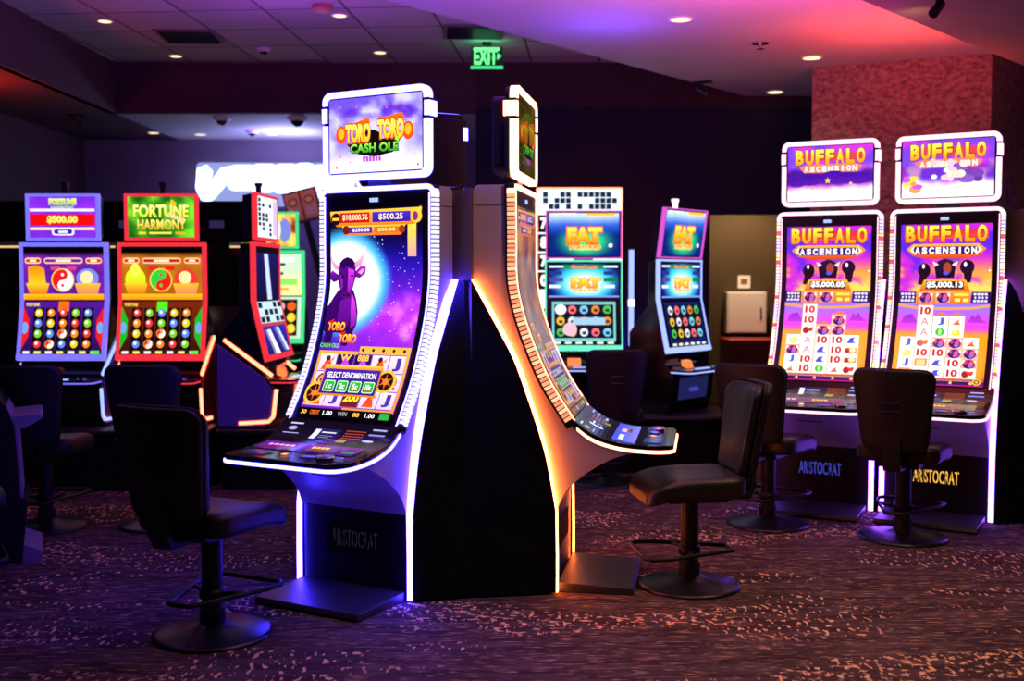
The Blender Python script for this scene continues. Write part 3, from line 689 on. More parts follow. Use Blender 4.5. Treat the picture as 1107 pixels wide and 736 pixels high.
# ---- the four lit cabinets and the one turned away
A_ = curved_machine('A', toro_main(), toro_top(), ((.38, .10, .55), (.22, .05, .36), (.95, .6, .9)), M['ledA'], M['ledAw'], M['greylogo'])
place(A_, -.779, 5.302, math.radians(-118.9), 'tall curved slot machine glowing blue violet, purple bull before a moon on its screen')
A_['category'] = 'slot machine'
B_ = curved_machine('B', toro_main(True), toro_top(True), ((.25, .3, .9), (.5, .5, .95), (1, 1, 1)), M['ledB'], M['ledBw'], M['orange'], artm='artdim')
place(B_, .278, 5.620, math.radians(-10.0), 'tall curved slot machine seen from its side, edged in orange light')
B_['category'] = 'slot machine'
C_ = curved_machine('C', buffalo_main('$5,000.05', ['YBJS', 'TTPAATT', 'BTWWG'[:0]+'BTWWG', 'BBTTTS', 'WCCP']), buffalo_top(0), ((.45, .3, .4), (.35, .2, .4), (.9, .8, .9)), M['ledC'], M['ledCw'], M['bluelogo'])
place(C_, 2.072, 7.316, math.radians(-116), 'left of the two tall bison slot machines by the rose pillar')
C_['category'] = 'slot machine'
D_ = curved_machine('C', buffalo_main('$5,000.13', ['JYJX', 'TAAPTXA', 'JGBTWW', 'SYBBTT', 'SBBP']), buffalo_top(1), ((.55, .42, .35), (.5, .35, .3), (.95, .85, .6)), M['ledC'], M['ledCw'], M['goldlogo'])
place(D_, 2.728, 6.994, math.radians(-120.5), 'right of the two tall bison slot machines by the rose pillar')
D_['category'] = 'slot machine'
def plain_art(H, c): return Art(H, lambda x, y: c, 4, NPT if H > 100 else 6)
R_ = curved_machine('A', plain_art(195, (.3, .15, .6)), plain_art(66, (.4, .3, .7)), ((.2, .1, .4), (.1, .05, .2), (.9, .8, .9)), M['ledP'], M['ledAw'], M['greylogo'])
place(R_, -.66, 6.42, math.radians(115), 'dark slot machine turned away behind the violet bull machine, black topper back showing')
R_['category'] = 'slot machine'
# neighbour round the corner of the right-hand pair: only its lit side edge reaches the picture
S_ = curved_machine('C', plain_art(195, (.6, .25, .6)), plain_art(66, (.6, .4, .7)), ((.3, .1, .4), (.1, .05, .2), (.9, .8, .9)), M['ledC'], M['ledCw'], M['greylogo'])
place(S_, 3.79, 7.33, math.radians(-12), 'slot machine cut off by the right photo edge, only its lilac lit side showing')
S_['category'] = 'slot machine'

# core columns that close the back of a pod: brown above, black fairing below
def pod_core(name, a_foot, a_apex, b_apex, b_foot, crease0, crease1, back, label):
    root = empty(name, (0, 0, 0), label=label, cat='divider')
    cx, cy = crease1
    MB().prism([a_apex, b_apex, back[0], back[1]], 0, 1.985, axis='z').build('core_panel', M['brown'], root)
    zs = [(x, z) for x, z in LEDC]; V = []; F = []
    for i, (x, z) in enumerate(zs):
        t = (x+.42)/.42; ta = (a_apex[0]+(a_foot[0]-a_apex[0])*t, a_apex[1]+(a_foot[1]-a_apex[1])*t); tb = (b_apex[0]+(b_foot[0]-b_apex[0])*t, b_apex[1]+(b_foot[1]-b_apex[1])*t)
        k = (1.536-z)/1.536; cr = (crease0[0]+(crease1[0]-crease0[0])*k, crease0[1]+(crease1[1]-crease0[1])*k)
        V += [(*ta, z), (*cr, z), (*tb, z)]
    n = len(zs)
    for i in range(n-1): F += [(i*3, i*3+1, i*3+4, i*3+3), (i*3+1, i*3+2, i*3+5, i*3+4)]
    # close it with back faces a little inside
    base = len(V)
    V += [(a_apex[0], a_apex[1], 0.012), (b_apex[0], b_apex[1], .012)]
    F += [((n-1)*3, (n-1)*3+1, (n-1)*3+2, base+1, base)]
    mk('fairing', V, F, M['matte'], root)
    return root
def wp(m, x, s):
    a = m.rotation_euler.z; X, Y = m.location.x, m.location.y
    return (X+math.cos(a)*x-math.sin(a)*s, Y+math.sin(a)*x+math.cos(a)*s)
pod_core('divider_column', wp(A_, -.004, .354), wp(A_, -.421, .353), wp(B_, -.421, -.353), wp(B_, -.004, -.354), (-.235, 5.40), (-.208, 5.21), (wp(B_, -.42, .0), wp(A_, -.45, .0)), 'dark divider filling the wedge between the violet and the orange edged machines')
pod_core('divider_column', wp(D_, -.004, .354), wp(D_, -.421, .353), wp(S_, -.421, -.353), wp(S_, -.004, -.354), (3.35, 7.10), (3.42, 6.86), (wp(S_, -.42, .0), wp(D_, -.45, .0)), 'dark divider at the right edge of the photo beside the right bison machine')

# ------------------------------------------------------------------ older two-screen cabinets (bent screens)
KBODY = [(-.30, .45), (.08, .45), (.12, .55), (.14, .74), (.05, .86), (.06, .96), (-.035, 1.36), (-.035, 1.80), (-.11, 1.80), (-.12, 1.32), (-.30, 1.10)]
def kinked_machine(main_arts, top_art, frame, topframe, side=None, tilt=0, base_z=0.0, body='gloss', front_logo=None, signal=True, artm='art', lines=True, fw=.027, panel=None, ztop=1.80, tz=(1.83, 2.17), thw=.272, deckm=None):
    root = empty('slot_machine', (0, 0, 0)); root['category'] = 'slot machine'
    w = .31
    kb_ = [(x, min(z, ztop)) for x, z in KBODY]
    MB().prism(kb_, -w, w).build('cabinet_body', M[body], root, bevel=.005)
    if panel:
        for s in (-1, 1): MB().prism([(-.285, .47), (.065, .47), (.105, .56), (.125, .73), (.05, .83), (-.285, 1.07)], s*(w+.001), s*(w+.009)).build('side_panel', panel, root)
    # frame of light round both screens
    P = [(0, ztop), (0, 1.38), (.092, .965)]
    MB().sweep(P, -.04, 0, -.325, .325).build('display_housing', M['black'], root)
    for s in (-1, 1):
        a, b = (.327-fw, .327) if s > 0 else (-.327, -.327+fw)
        MB().sweep(P, -.03, .008, a, b).build('frame_light', frame, root)
    MB().box(-.03, .010, -.327, .327, ztop+.009-fw, ztop+.012).build('frame_light', frame, root); MB().sweep([(.0865, .985), (.0975, .945)], -.03, .012, -.327, .327).build('frame_light', frame, root)
    main_arts[0].build('upper_screen', flat((.004, ztop-.022), (.004, 1.388), .297), M[artm], root)
    main_arts[1].build('lower_screen', flat((.006, 1.375), (.090, .985), .297), M[artm], root)
    # deck
    MB().prism(rrect(.05, .29, -.30, .30, .06), .775, .81, axis='z').build('button_deck', M['gloss'], root, bevel=.004)
    MB().prism(rrect(.06, .296, -.306, .306, .066), .783, .793, axis='z').build('deck_light', deckm or frame, root)
    MB().box(.20, .235, -.10, .10, .811, .815).build('button_row', M['ledSk'], root)
    MB().lathe([(.035, .81), (.035, .825), (.0, .828)], 16, .21, .20).build('spin_button', M['metal'], root)
    MB().prism([(.105, .83), (.15, .815), (.13, .87), (.10, .88)], -.14, -.03).build('bill_slot', M['orange'], root)
    if front_logo: MB().box(.10, .142, -.06, .06, .62, .65).build('logo', front_logo, root)
    if side:
        for s in (-1, 1):
            y0, y1 = (w-.002, w+.014) if s > 0 else (-w-.014, -w+.002)
            mb = MB(); mb.sweep([(-.235, 1.10), (.12, .84)], -.012, .012, y0, y1); mb.sweep([(.15, .74), (.125, .54)], -.012, .012, y0, y1); mb.sweep([(.125, .54), (.09, .505), (-.13, .49)], -.012, .012, y0, y1)
            mb.build('side_light', side, root)
    tp = empty('topper', (0, 0, 0)); tp.parent = root
    z0, z1 = tz
    MB().box(-.09, -.03, -.08, .08, ztop-.01, z0+.03).build('topper_post', M['black'], tp)
    t = tilt
    f2 = lambda z: t*(z-z0)
    MB().prism([(f2(z0)-.10, z0+.02), (f2(z0)-.006, z0), (f2(z1)-.006, z1), (f2(z1)-.10, z1-.02)], -thw+.01, thw-.01).build('topper_housing', M['black'], tp)
    pts = [(f2(z1+.002), z1+.002), (f2(z0-.002), z0-.002)]
    for s in (-1, 1): MB().sweep(pts, -.03, .008, *((thw-fw*.9, thw) if s > 0 else (-thw, -thw+fw*.9))).build('topper_light', topframe, tp)
    for z in (z1+.002-fw*.75, z0-.002): MB().sweep([(f2(z+fw*.75), z+fw*.75), (f2(z), z)], -.03, .008, -thw, thw).build('topper_light', topframe, tp)
    top_art.build('topper_screen', flat((f2(z1-.02)+.003, z1-.02), (f2(z0+.02)+.003, z0+.02), thw-.027), M[artm], tp)
    if signal:
        MB().lathe([(.022, z1-.01), (.022, z1+.065), (.03, z1+.065), (.03, z1+.09), (.0, z1+.092)], 12, -.06, 0).build('signal_lamp', M['lamp'] if signal == 'lit' else M['satin'], root)
    return root

def fortune_top(col):
    if col == 'p':
        A = Art(61, lambda x, y: mix((.35, .1, .75), (.6, .2, .9), noise(x*.06, y*.06)), 10, 8)
        A.text('FORTUNE', 30, 3, 71, 12, (.85, .95, .3), (.4, .7, .1), .05, outline=(.95, .95, .6)); A.text('HARMONY', 33, 14, 68, 19, (.6, .85, .3), bold=.05)
        A.rect(1, 18, 99, 22, (.95, .85, 1)); A.rect(1, 26, 99, 43, (.85, .03, .03)); A.text('$500.00', 27, 28.5, 73, 41, (1, .95, .5), (1, .8, .3), .06, outline=(.6, .3, .05))
        A.rect(1, 46, 99, 50, (1, .85, .6)); A.rect(34, 47, 68, 58, (.95, .85, 1), r=4); A.rect(37, 49, 65, 56, (.12, .15, .6), r=3); A.rect(44, 51, 58, 54.5, (.9, .9, 1))
    else:
        A = Art(61, lambda x, y: mix((.05, .35, .06), (.45, .85, .15), sm(.3, .75, noise(x*.05, y*.05)+.2*sm(50, 90, x))), 16, 12)
        A.text('FORTUNE', 8, 12, 92, 31, (1, .98, .6), (.8, .85, .2), .04, outline=(.2, .45, .05)); A.text('HARMONY', 14, 34, 88, 50, (1, .95, .5), (.75, .6, .1), .04, outline=(.15, .35, .05))
        A.rect(16, 53, 27, 56, (1, .8, .1)); A.rect(32, 53, 66, 56, (.9, .85, .3)); A.rect(72, 53, 86, 56, (1, .6, .1)); A.poly([(66, 4), (74, 10), (70, 16), (64, 12)], (1, .7, .1))
        for k in range(5): A.rect(60+k*5, 24+k*2, 66+k*5, 30+k*2, (1, .75+.05*(k % 2), .55))
    return A
def yin(A, cx, cy, r, c1, c2):
    A.ell(cx, cy, r*1.1, r*1.1, (1, .8, .3)); A.ell(cx, cy, r, r, c1)
    A.poly([(cx+r*math.sin(PI*k/10), cy-r*math.cos(PI*k/10)) for k in range(11)]+[(cx, cy+r*.5)], c2); A.ell(cx, cy-r*.5, r*.5, r*.5, c1, n=12); A.ell(cx, cy+r*.5, r*.5, r*.5, c2, n=12); A.ell(cx, cy-r*.5, r*.15, r*.15, c2, n=8); A.ell(cx, cy+r*.5, r*.15, r*.15, c1, n=8)
def fortune_main(col):
    base = ((.22, .06, .5), (.6, .15, .65)) if col == 'p' else ((.55, .28, .04), (.85, .5, .1))
    U = Art(64, lambda x, y: mix(mix(base[0], base[1], noise(x*.05, y*.06)), (0, 0, 0), sm(12, 8, y)), 14, 10)
    for a, b, c in ((2, 22, RED), (26, 74, (.45, .1, .6) if col == 'p' else (.7, .1, .08)), (78, 98, RED)): U.rect(a, 13, b, 20, (1, .8, .6), r=3); U.rect(a+1, 14.5, b-1, 18.5, c, r=1.8); U.rect(a+(b-a)*.3, 15.2, a+(b-a)*.7, 17.8, (1, .9, .7))
    for a, b in ((34, 46), (54, 66)): U.rect(a, 23, b, 28, (.8, .2, .5) if col == 'p' else (.8, .15, .1))
    if col == 'p': U.poly([(6, 24), (16, 22), (26, 26), (28, 46), (6, 46)], (1, .5, .05), (1, .75, .1))
    else: U.ell(17, 40, 13, 15, (.85, 1, .15), (.75, .7, .05)); U.ell(17, 28, 6, 8, (.95, 1, .3))
    U.poly([(3, 44), (32, 44), (28, 58), (8, 58)], (1, .75, .15), (.9, .4, .05)); U.ell(80, 38, 14, 12, (.45, .5, .9) if col == 'p' else (.85, .2, .15)); U.ell(79, 37, 8, 8, (1, .85, .6)); U.poly([(64, 44), (96, 44), (92, 58), (68, 58)], (1, .7, .15), (.95, .45, .4)); U.rect(0, 57, 100, 64, (1, .72, .1), (.9, .5, .05))
    yin(U, 49, 40, 13, RED if col == 'p' else (.15, .75, .25), (.9, .9, .95) if col == 'p' else RED)
    Lo = Art(64, lambda x, y: mix((.30, .08, .55), (.15, .03, .3), y/64) if col == 'p' else mix((.45, .14, .03), (.2, .05, .02), y/64), 6, 8)
    sc = (RED, RED) if col == 'p' else ((.1, .65, .12), (.1, .65, .12))
    Lo.poly([(0, 6), (8, 22), (8, 42), (0, 58)], sc[0]); Lo.poly([(100, 6), (92, 22), (92, 42), (100, 58)], sc[1]); 
    for x in (3, 97): Lo.ell(x, 32, 4, 7, (.4, .6, .85))
    for i in range(5):
        a = 13+i*15.4; Lo.rect(a, 8, a+13, 58, (.03, .02, .03)); 
        if i == 2: Lo.rect(a, 0, a+13, 12, (1, .4, .05) if col == 'p' else (.3, .85, .1))
        for j in range(4):
            cy = 14+j*12.5; c = [(.9, .75, .1), (.85, .2, .2), (.35, .5, .85), (.95, .5, .1), (.45, .75, .1)][(i*3+j*2+(0 if col == 'p' else 1)) % 5]
            if (i+j) % 4 == 0 and j > 1: yin(Lo, a+6.5, cy, 5, RED, (1, .95, .9))
            else: Lo.ell(a+6.5, cy, 4.6, 5, c, n=10); Lo.ell(a+5.5, cy-1, 2, 2, WHT, n=6)
    Lo.rect(0, 59, 100, 64, (.12, .1, .05)); 
    for k in range(7): Lo.rect(3+k*14, 60, 11+k*14, 63, (1, .85, .4) if k % 2 else (.9, .9, .95))
    Lo.rect(88, 59.5, 98, 63.5, (.3, .85, .2)); Lo.text('FORTUNE', 4, 2, 20, 6, (.95, .9, .3))
    return U, Lo
E_ = kinked_machine(fortune_main('p'), fortune_top('p'), M['ledBl'], M['ledBl'], M['ledSk'], signal='dark', panel=mat('blue_lit_side_panel', (.05, .06, .6), .4))  # blue light on the cabinet side is put into the panel colour
place(E_, -3.33, 8.15, math.radians(-90), 'blue framed slot machine with $500.00 on its topper, at the far left')
F_ = kinked_machine(fortune_main('g'), fortune_top('g'), M['ledRd'], M['ledRd'], M['ledOr'], signal='dark', panel=mat('red_lit_side_panel', (.6, .03, .03), .4))  # red light falling on this side is painted in as panel colour
place(F_, -2.60, 8.15, math.radians(-90), 'red framed slot machine with a green topper, on the dark stand at left')

def fat_arts(small):
    T = Art(61, lambda x, y: mix(mix((.75, .85, 1), (.12, .3, .75), sm(4, 24, y+6*noise(x*.05, 3))), mix((.2, .9, .5), (.02, .12, .45), sm(8, 30, math.hypot((x-52)*.6, y-40))), sm(20, 34, y)), 20, 16)
    T.rect(4, 0, 40, 1.5, WHT); T.text('FAT', 26, 20, 76, 44, (1, .95, .35), (1, .5, .05), .07, outline=(.95, .3, .02), ow=.05); T.text('FORTUNES', 30, 46, 74, 52, (1, .35, .15), (1, .7, .2), .05, outline=(1, .95, .6)); T.ell(88, 46, 3, 3, WHT, n=8); T.poly([(50, 0), (96, 0), (92, 4), (56, 4)], (1, .75, .2))
    U = Art(64, lambda x, y: mix((.95, 1, .9), mix((.25, .8, .95), (.03, .05, .4), sm(26, 50, math.hypot((x-52)*.9, y-36))), sm(10, 30, math.hypot((x-52)*.8, y-38))), 20, 16)
    U.rect(0, 1, 100, 9, (.02, .05, .05)); U.rect(20, 2, 80, 10, (.1, .55, .3)); U.text('Good Luck', 32, 2, 70, 9, (1, .5, .35), bold=.04)
    for a in (1, 78): U.rect(a, 3, a+20, 7, (.85, .9, .95)); U.rect(a, 14, a+18, 21, (.12, .2, .5)); U.rect(a, 26, a+20, 34, (.05, .45, .2) if a > 50 else (.3, .25, .6)); U.rect(a, 40, a+16, 46, (.85, .9, 1))
    U.text('FAT', 32, 26, 74, 46, (1, .92, .35), (1, .55, .08), .07, outline=(.95, .4, .05)); U.text('FORTUNES', 34, 48, 72, 54, (1, .6, .2), bold=.06, outline=(1, .95, .7)); U.rect(0, 61, 100, 64, (.5, .6, 1))
    Lo = Art(64, lambda x, y: (.02, .03, .06), 4, 6)
    Lo.rect(5, 4, 95, 58, (.45, .75, .75) if not small else (.05, .1, .4)); Lo.rect(8, 8, 92, 54, (.03, .06, .12))
    for i in range(5):
        for j in range(3):
            cx, cy = 17+i*16.5, 15+j*15.5; c = [(.85, .85, .9), (.9, .7, .15), (.3, .7, .3), (.85, .5, .2), (.45, .75, .9), (.95, .4, .45)][(i*5+j*7) % 6]; Lo.ell(cx, cy, 6, 6, c, n=9); Lo.rect(cx-2.5, cy-1, cx+3, cy+3, (.12, .15, .2))
    if not small: Lo.ell(17, 15, 8, 7, (.9, .98, .98)); Lo.ell(30, 42, 10, 9, (.98, .7, .75)); Lo.rect(34, 26, 80, 36, (.6, .75, .85))
    for k in range(6): Lo.rect(8+k*15, 59, 17+k*15, 62, (.9, .9, .8))
    return (U, Lo), T
ga, gt = fat_arts(0)
G_ = kinked_machine(ga, gt, M['ledCy'], M['ledMg'], None, signal=False, fw=.013, ztop=1.69, tz=(1.715, 2.115), thw=.322, deckm=M['ledSk'])
place(G_, .605, 9.25, math.radians(-90), 'slot machine facing the camera below the crossword sign, its lower screen framed in green light')
ha, ht = fat_arts(1)
H_ = kinked_machine(ha, ht, M['ledSk'], M['ledMg'], None, tilt=.14, front_logo=M['bluelogo'], signal='lit', body='gloss', fw=.013, ztop=1.69, tz=(1.715, 2.115), thw=.322, deckm=M['ledSk'])
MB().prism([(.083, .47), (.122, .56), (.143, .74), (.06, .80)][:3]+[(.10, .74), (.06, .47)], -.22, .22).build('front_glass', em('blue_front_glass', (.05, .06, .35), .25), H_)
place(H_, 1.40, 9.10, math.radians(-41), 'slot machine turned half right before the dark blue wall, pink framed topper tilting forward')

def crossword(A, x0, y0, x1, y1, nx, ny, seed, bgc=(.9, .96, .98), fg=(.05, .10, .16), p=.5):
    A.rect(x0, y0, x1, y1, bgc); r3 = random.Random(seed); cw = (x1-x0)/nx; ch = (y1-y0)/ny
    for i in range(nx):
        for j in range(ny):
            if r3.random() < p: A.rect(x0+i*cw+cw*.12, y0+j*ch+ch*.12, x0+(i+1)*cw-cw*.12, y0+(j+1)*ch-ch*.12, fg)
tI = Art(61, lambda x, y: (.85, .95, .98), 4, 6); crossword(tI, 2, 2, 70, 59, 4, 8, 4); tI.rect(74, 4, 97, 57, (.8, .7, .95))
uI = Art(64, lambda x, y: mix((.10, .08, .35), (.05, .04, .2), y/64), 4, 6); uI.poly([(34, 8), (50, 8), (66, 64), (48, 64)], (.75, .82, 1)); uI.rect(0, 0, 100, 7, (.05, .02, .03))
lI = Art(64, lambda x, y: mix((.25, .2, .8), (.1, .08, .4), y/64), 4, 6); crossword(lI, 0, 0, 100, 26, 5, 3, 8, (.75, .85, .9)); lI.rect(0, 26, 100, 30, (.7, .25, .2)); lI.poly([(14, 34), (26, 34), (50, 64), (34, 64)], WHT); lI.poly([(52, 32), (62, 32), (90, 62), (80, 62)], (.8, .85, 1))
I_ = kinked_machine((uI, lI), tI, M['ledRd'], M['ledRd'], M['ledOr'], signal='dark', panel=mat('violet_side_panel', (.22, .14, .50), .5))
place(I_, -1.84, 8.25, math.radians(-4), 'slot machine standing side on with a slanting orange light bar, crossword on its screen')

def green_arts(seed):
    r3 = random.Random(seed)
    T = Art(61, lambda x, y: mix((.55, .15, .02), (1, .85, .35), sm(.3, .65, noise(x*.07+seed, y*.07))), 18, 14); T.ell(80 if seed == 2 else 62, 30, 12, 22, (.45, .5, .8)); T.ell(64, 30, 8, 20, (1, .95, .8)); T.poly([(28, 10), (46, 30), (60, 50), (30, 56), (22, 34)], (.95, .75, .3), (.7, .3, .05))
    U = Art(64, lambda x, y: mix((.75, .95, .75), (.95, .95, .6), sm(20, 50, y)), 6, 8); U.rect(10, 6, 90, 12, (1, 1, .95)); U.rect(14, 14, 50, 17, (.9, .4, .3)); U.rect(60, 14, 75, 18, (.1, .1, .3)); U.rect(46, 28, 72, 32, (.15, .2, .3)); U.rect(8, 38, 94, 48, (.55, .85, .35)); U.rect(20, 52, 80, 56, (.95, .6, .2))
    Lo = Art(64, lambda x, y: (.75, .85, .75), 4, 6); Lo.rect(6, 4, 94, 60, (.03, .08, .04))
    for i in range(5):
        for j in range(3): Lo.ell(15+i*17.5, 15+j*17, 7, 7, [(1, .6, .1), (.95, .35, .1), (.3, .8, .3), (1, .8, .2), (.95, .6, .7)][r3.randrange(5)], n=9)
    return (U, Lo), T
for i, (x, lab) in enumerate(((-3.02, 'far green framed slot machine half hidden behind the red framed one'), (-2.285, 'far green framed slot machine behind the side on crossword machine'))):
    a, t = green_arts(i+1); k = kinked_machine(a, t, M['ledCy'] if i == 0 else M['ledGr'], M['ledGr'], None, signal='lit'); place(k, x, 10.35, math.radians(-90), lab)

# back-to-back row behind the fortune machines: plain black backs with a small plate
bk = empty('slot_machine', (-3.90, 9.15, 0), PI/2, cat='slot machine')
MB().prism(KBODY, -.33, .33).build('cabinet_body', M['gloss'], bk, bevel=.005)
MB().box(-.14, -.02, -.34, .34, 1.84, 2.18).build('topper_back', M['matte'], bk, bevel=.012)
MB().box(-.13, -.05, -.1, .1, 1.78, 1.86).build('topper_post', M['black'], bk)
MB().box(-.142, -.139, -.06, .06, 1.96, 2.02).build('maker_plate', M['dimlogo'], bk)
MB().box(-.118, -.04, -.33, .33, 1.80, 1.815).build('top_ledge', M['amber'], bk)  # emissive amber stands in for warm light falling on the ledge
bk['label'] = 'black machine back in the far row, at the far left of the photo'; bk['group'] = 'machine backs in the far row'
for x, lab in ((-3.16, 'black machine back in the far row, between the blue and red framed machines'), (-2.42, 'black machine back in the far row, right of the green topper')):
    c = copy_tree(bk); place(c, x, 9.15, PI/2, lab)

# stands
def stand(name, x0, x1, y0, y1, z, r, label):
    t = empty(name, (0, 0, 0), label=label, cat='machine stand')
    MB().prism(rrect(x0+.04, x1-.04, y0+.04, y1-.04, r, 8), 0, z-.03, axis='z').build('plinth', M['matte'], t)
    MB().prism(rrect(x0, x1, y0, y1, r, 8), z-.03, z-.002, axis='z').build('top_board', M['plate'], t, bevel=.008)
    return t
stand('machine_stand', -3.80, -2.20, 7.85, 8.50, .45, .08, 'low black stand under the blue and red framed slot machines')
stand('machine_stand', -2.16, -1.55, 7.90, 8.62, .45, .04, 'low black stand under the side on crossword machine')
stand('machine_stand', .20, 1.78, 8.62, 9.70, .45, .30, 'low dark stand under the green framed and the half turned machines')
stand('machine_stand', -3.5, -1.9, 10.0, 10.75, .45, .05, 'low black stand under the far green framed machines')
stand('machine_stand', -4.30, -2.05, 8.95, 9.5, .45, .05, 'low black stand under the row of machines showing only their backs')

# crossword sign behind the green framed machine
cw = empty('crossword_sign', (.60, 9.78, 0), -PI/2, 'tall white sign with a black crossword pattern and orange edge behind the green framed machine', 'sign')
Wc = Art(150, lambda x, y: (.93, .97, 1), 4, 10)
r4 = random.Random(21)
for j in range(3):
    for i in range(13):
        if r4.random() < .55 or (j == 0 and i in (6, 7)): Wc.rect(6+i*6.9, 3+j*7.6, 12+i*6.9, 9.6+j*7.6, (.06, .14, .24))
for j, ch in enumerate('7870'): Wc.rect(0, 32+j*24, 14, 54+j*24, (.05, .05, .08)); Wc.text(ch, 3, 35+j*24, 11, 50+j*24, WHT, bold=.05)
Wc.build('sign_face', flat((.003, 2.335), (.003, 1.28), .37), M['art'], cw)
MB().box(-.06, 0, -.375, .375, .0, 2.34).build('sign_box', M['black'], cw)
for s in (-1, 1): MB().box(-.02, .006, s*.375-.008, s*.375+.008, 1.2, 2.345).build('edge_light', M['ledOr'], cw)
MB().box(-.02, .006, -.375, .375, 2.337, 2.352).build('edge_light', M['ledOr'], cw)
lb = empty('light_column', (1.06, 9.74, 0), -PI/2, 'slim upright white blue light bar just right of the green framed machine', 'light')
MB().box(-.03, 0, -.03, .03, 0, 1.83).build('post', M['black'], lb); MB().box(0, .012, -.022, .022, .95, 1.80).build('light_tube', M['ledSk'], lb); MB().box(.0, .03, -.028, .028, 1.30, 1.36).build('bracket', M['lamp'], lb)

# tilted brown topper far behind
bt = empty('framed_topper_sign', (-2.04, 10.9, 2.11), math.radians(-90), 'tilted reddish brown sign with two framed panels under the bright white sign', 'sign')
bt.rotation_euler = (math.radians(14), 0, math.radians(-90))
MB().box(-.06, 0, -.17, .17, 0, .32).build('sign_box', M['black'], bt)
Bt = Art(94, lambda x, y: mix((.35, .12, .12), (.25, .08, .1), y/94), 4, 6)
for a in (4, 53): Bt.rect(a, 5, a+43, 88, (.65, .32, .32), (.5, .25, .3)); Bt.ell(a+21, 32, 15, 13, (.4, .18, .16)); Bt.ell(a+21, 32, 10, 8, (.65, .4, .35)); Bt.rect(a+6, 52, a+37, 78, (.55, .32, .45))
Bt.build('sign_face', flat((.004, .315), (.004, .005), .165), M['artdim'], bt)
MB().box(-.05, -.02, -.03, .03, -1.66, 0).build('post', M['black'], bt)

# bright white neon lettering on the back wall
ns = empty('wall_sign', (-2.62, 11.99, 0), -PI/2, 'large glowing white sign with bold slanted lettering on the far back wall', 'sign')
MB().prism(rrect(-.80, .98, 2.33, 2.80, .05), .0, .05, axis='x').build('sign_panel', em('sign_panel_glow', (.40, .50, 1.0), .75), ns)
mb = MB()
mb.prism([(-.78, 2.73), (-.68, 2.77), (-.62, 2.70), (-.66, 2.56), (-.52, 2.74), (-.40, 2.76), (-.36, 2.70), (-.60, 2.42), (-.68, 2.36), (-.74, 2.40), (-.80, 2.52)], .05, .09, axis='x')
for k, (y0, w_, z0, z1) in enumerate(((-.46, .30, 2.50, 2.77), (-.22, .28, 2.48, 2.78), (.02, .26, 2.47, 2.78), (.24, .22, 2.44, 2.79), (.42, .2, 2.42, 2.77), (.58, .18, 2.45, 2.80), (.74, .16, 2.46, 2.77))):
    mb.prism([(a_+.10*(b_-z0), b_) for a_, b_ in rrect(y0, y0+w_, z0, z1, .07)], .05+.002*k, .09+.002*k, axis='x')
mb.build('sign_letters', em('white_neon', (.40, .45, 1.0), 5.0), ns)

# ------------------------------------------------------------------ left edge machine (seen from its side)
J = empty('slot_machine', (-2.66, 5.87, 0), math.radians(23), 'dark machine cut off by the left photo edge, violet lit shelf in front', 'slot machine')
pur = mat('violet_grey_panel', (.30, .24, .34), .5)
JS = [(-.6, 0), (.0, 0), (.035, .335), (.035, .35), (.0, .36), (-.02, .74), (-.06, .86), (-.13, .95), (-.6, .95)]
MB().prism(JS, 0, .5).build('cabinet_body', M['black'], J, bevel=.006)
MB().prism([(-.5, .95), (-.13, .95), (-.12, 1.2), (-.125, 2.02), (-.2, 2.05), (-.5, 2.05)], .0, .5).build('display_column', M['black'], J, bevel=.01)
MB().prism([(.0, .36), (.012, .36), (-.008, .74), (.03, .735), (.12, .79), (.11, .81), (-.03, .80), (-.05, .84), (-.06, .86), (-.02, .74)], .0, .5).build('front_trim', pur, J)
MB().prism([(.0, 0), (.10, 0), (.10, .06), (.01, .10)], -.0, .46).build('foot_plate', pur, J)
for z in (1.28, 1.68): MB().box(-.124, -.108, -.004, .02, z-.03, z+.03).build('edge_lamp', M['ledBl'], J)
MB().sweep([(-.122, 2.0), (-.118, 1.2), (-.125, .97)], -.004, .004, -.003, .008).build('edge_trim', pur, J)

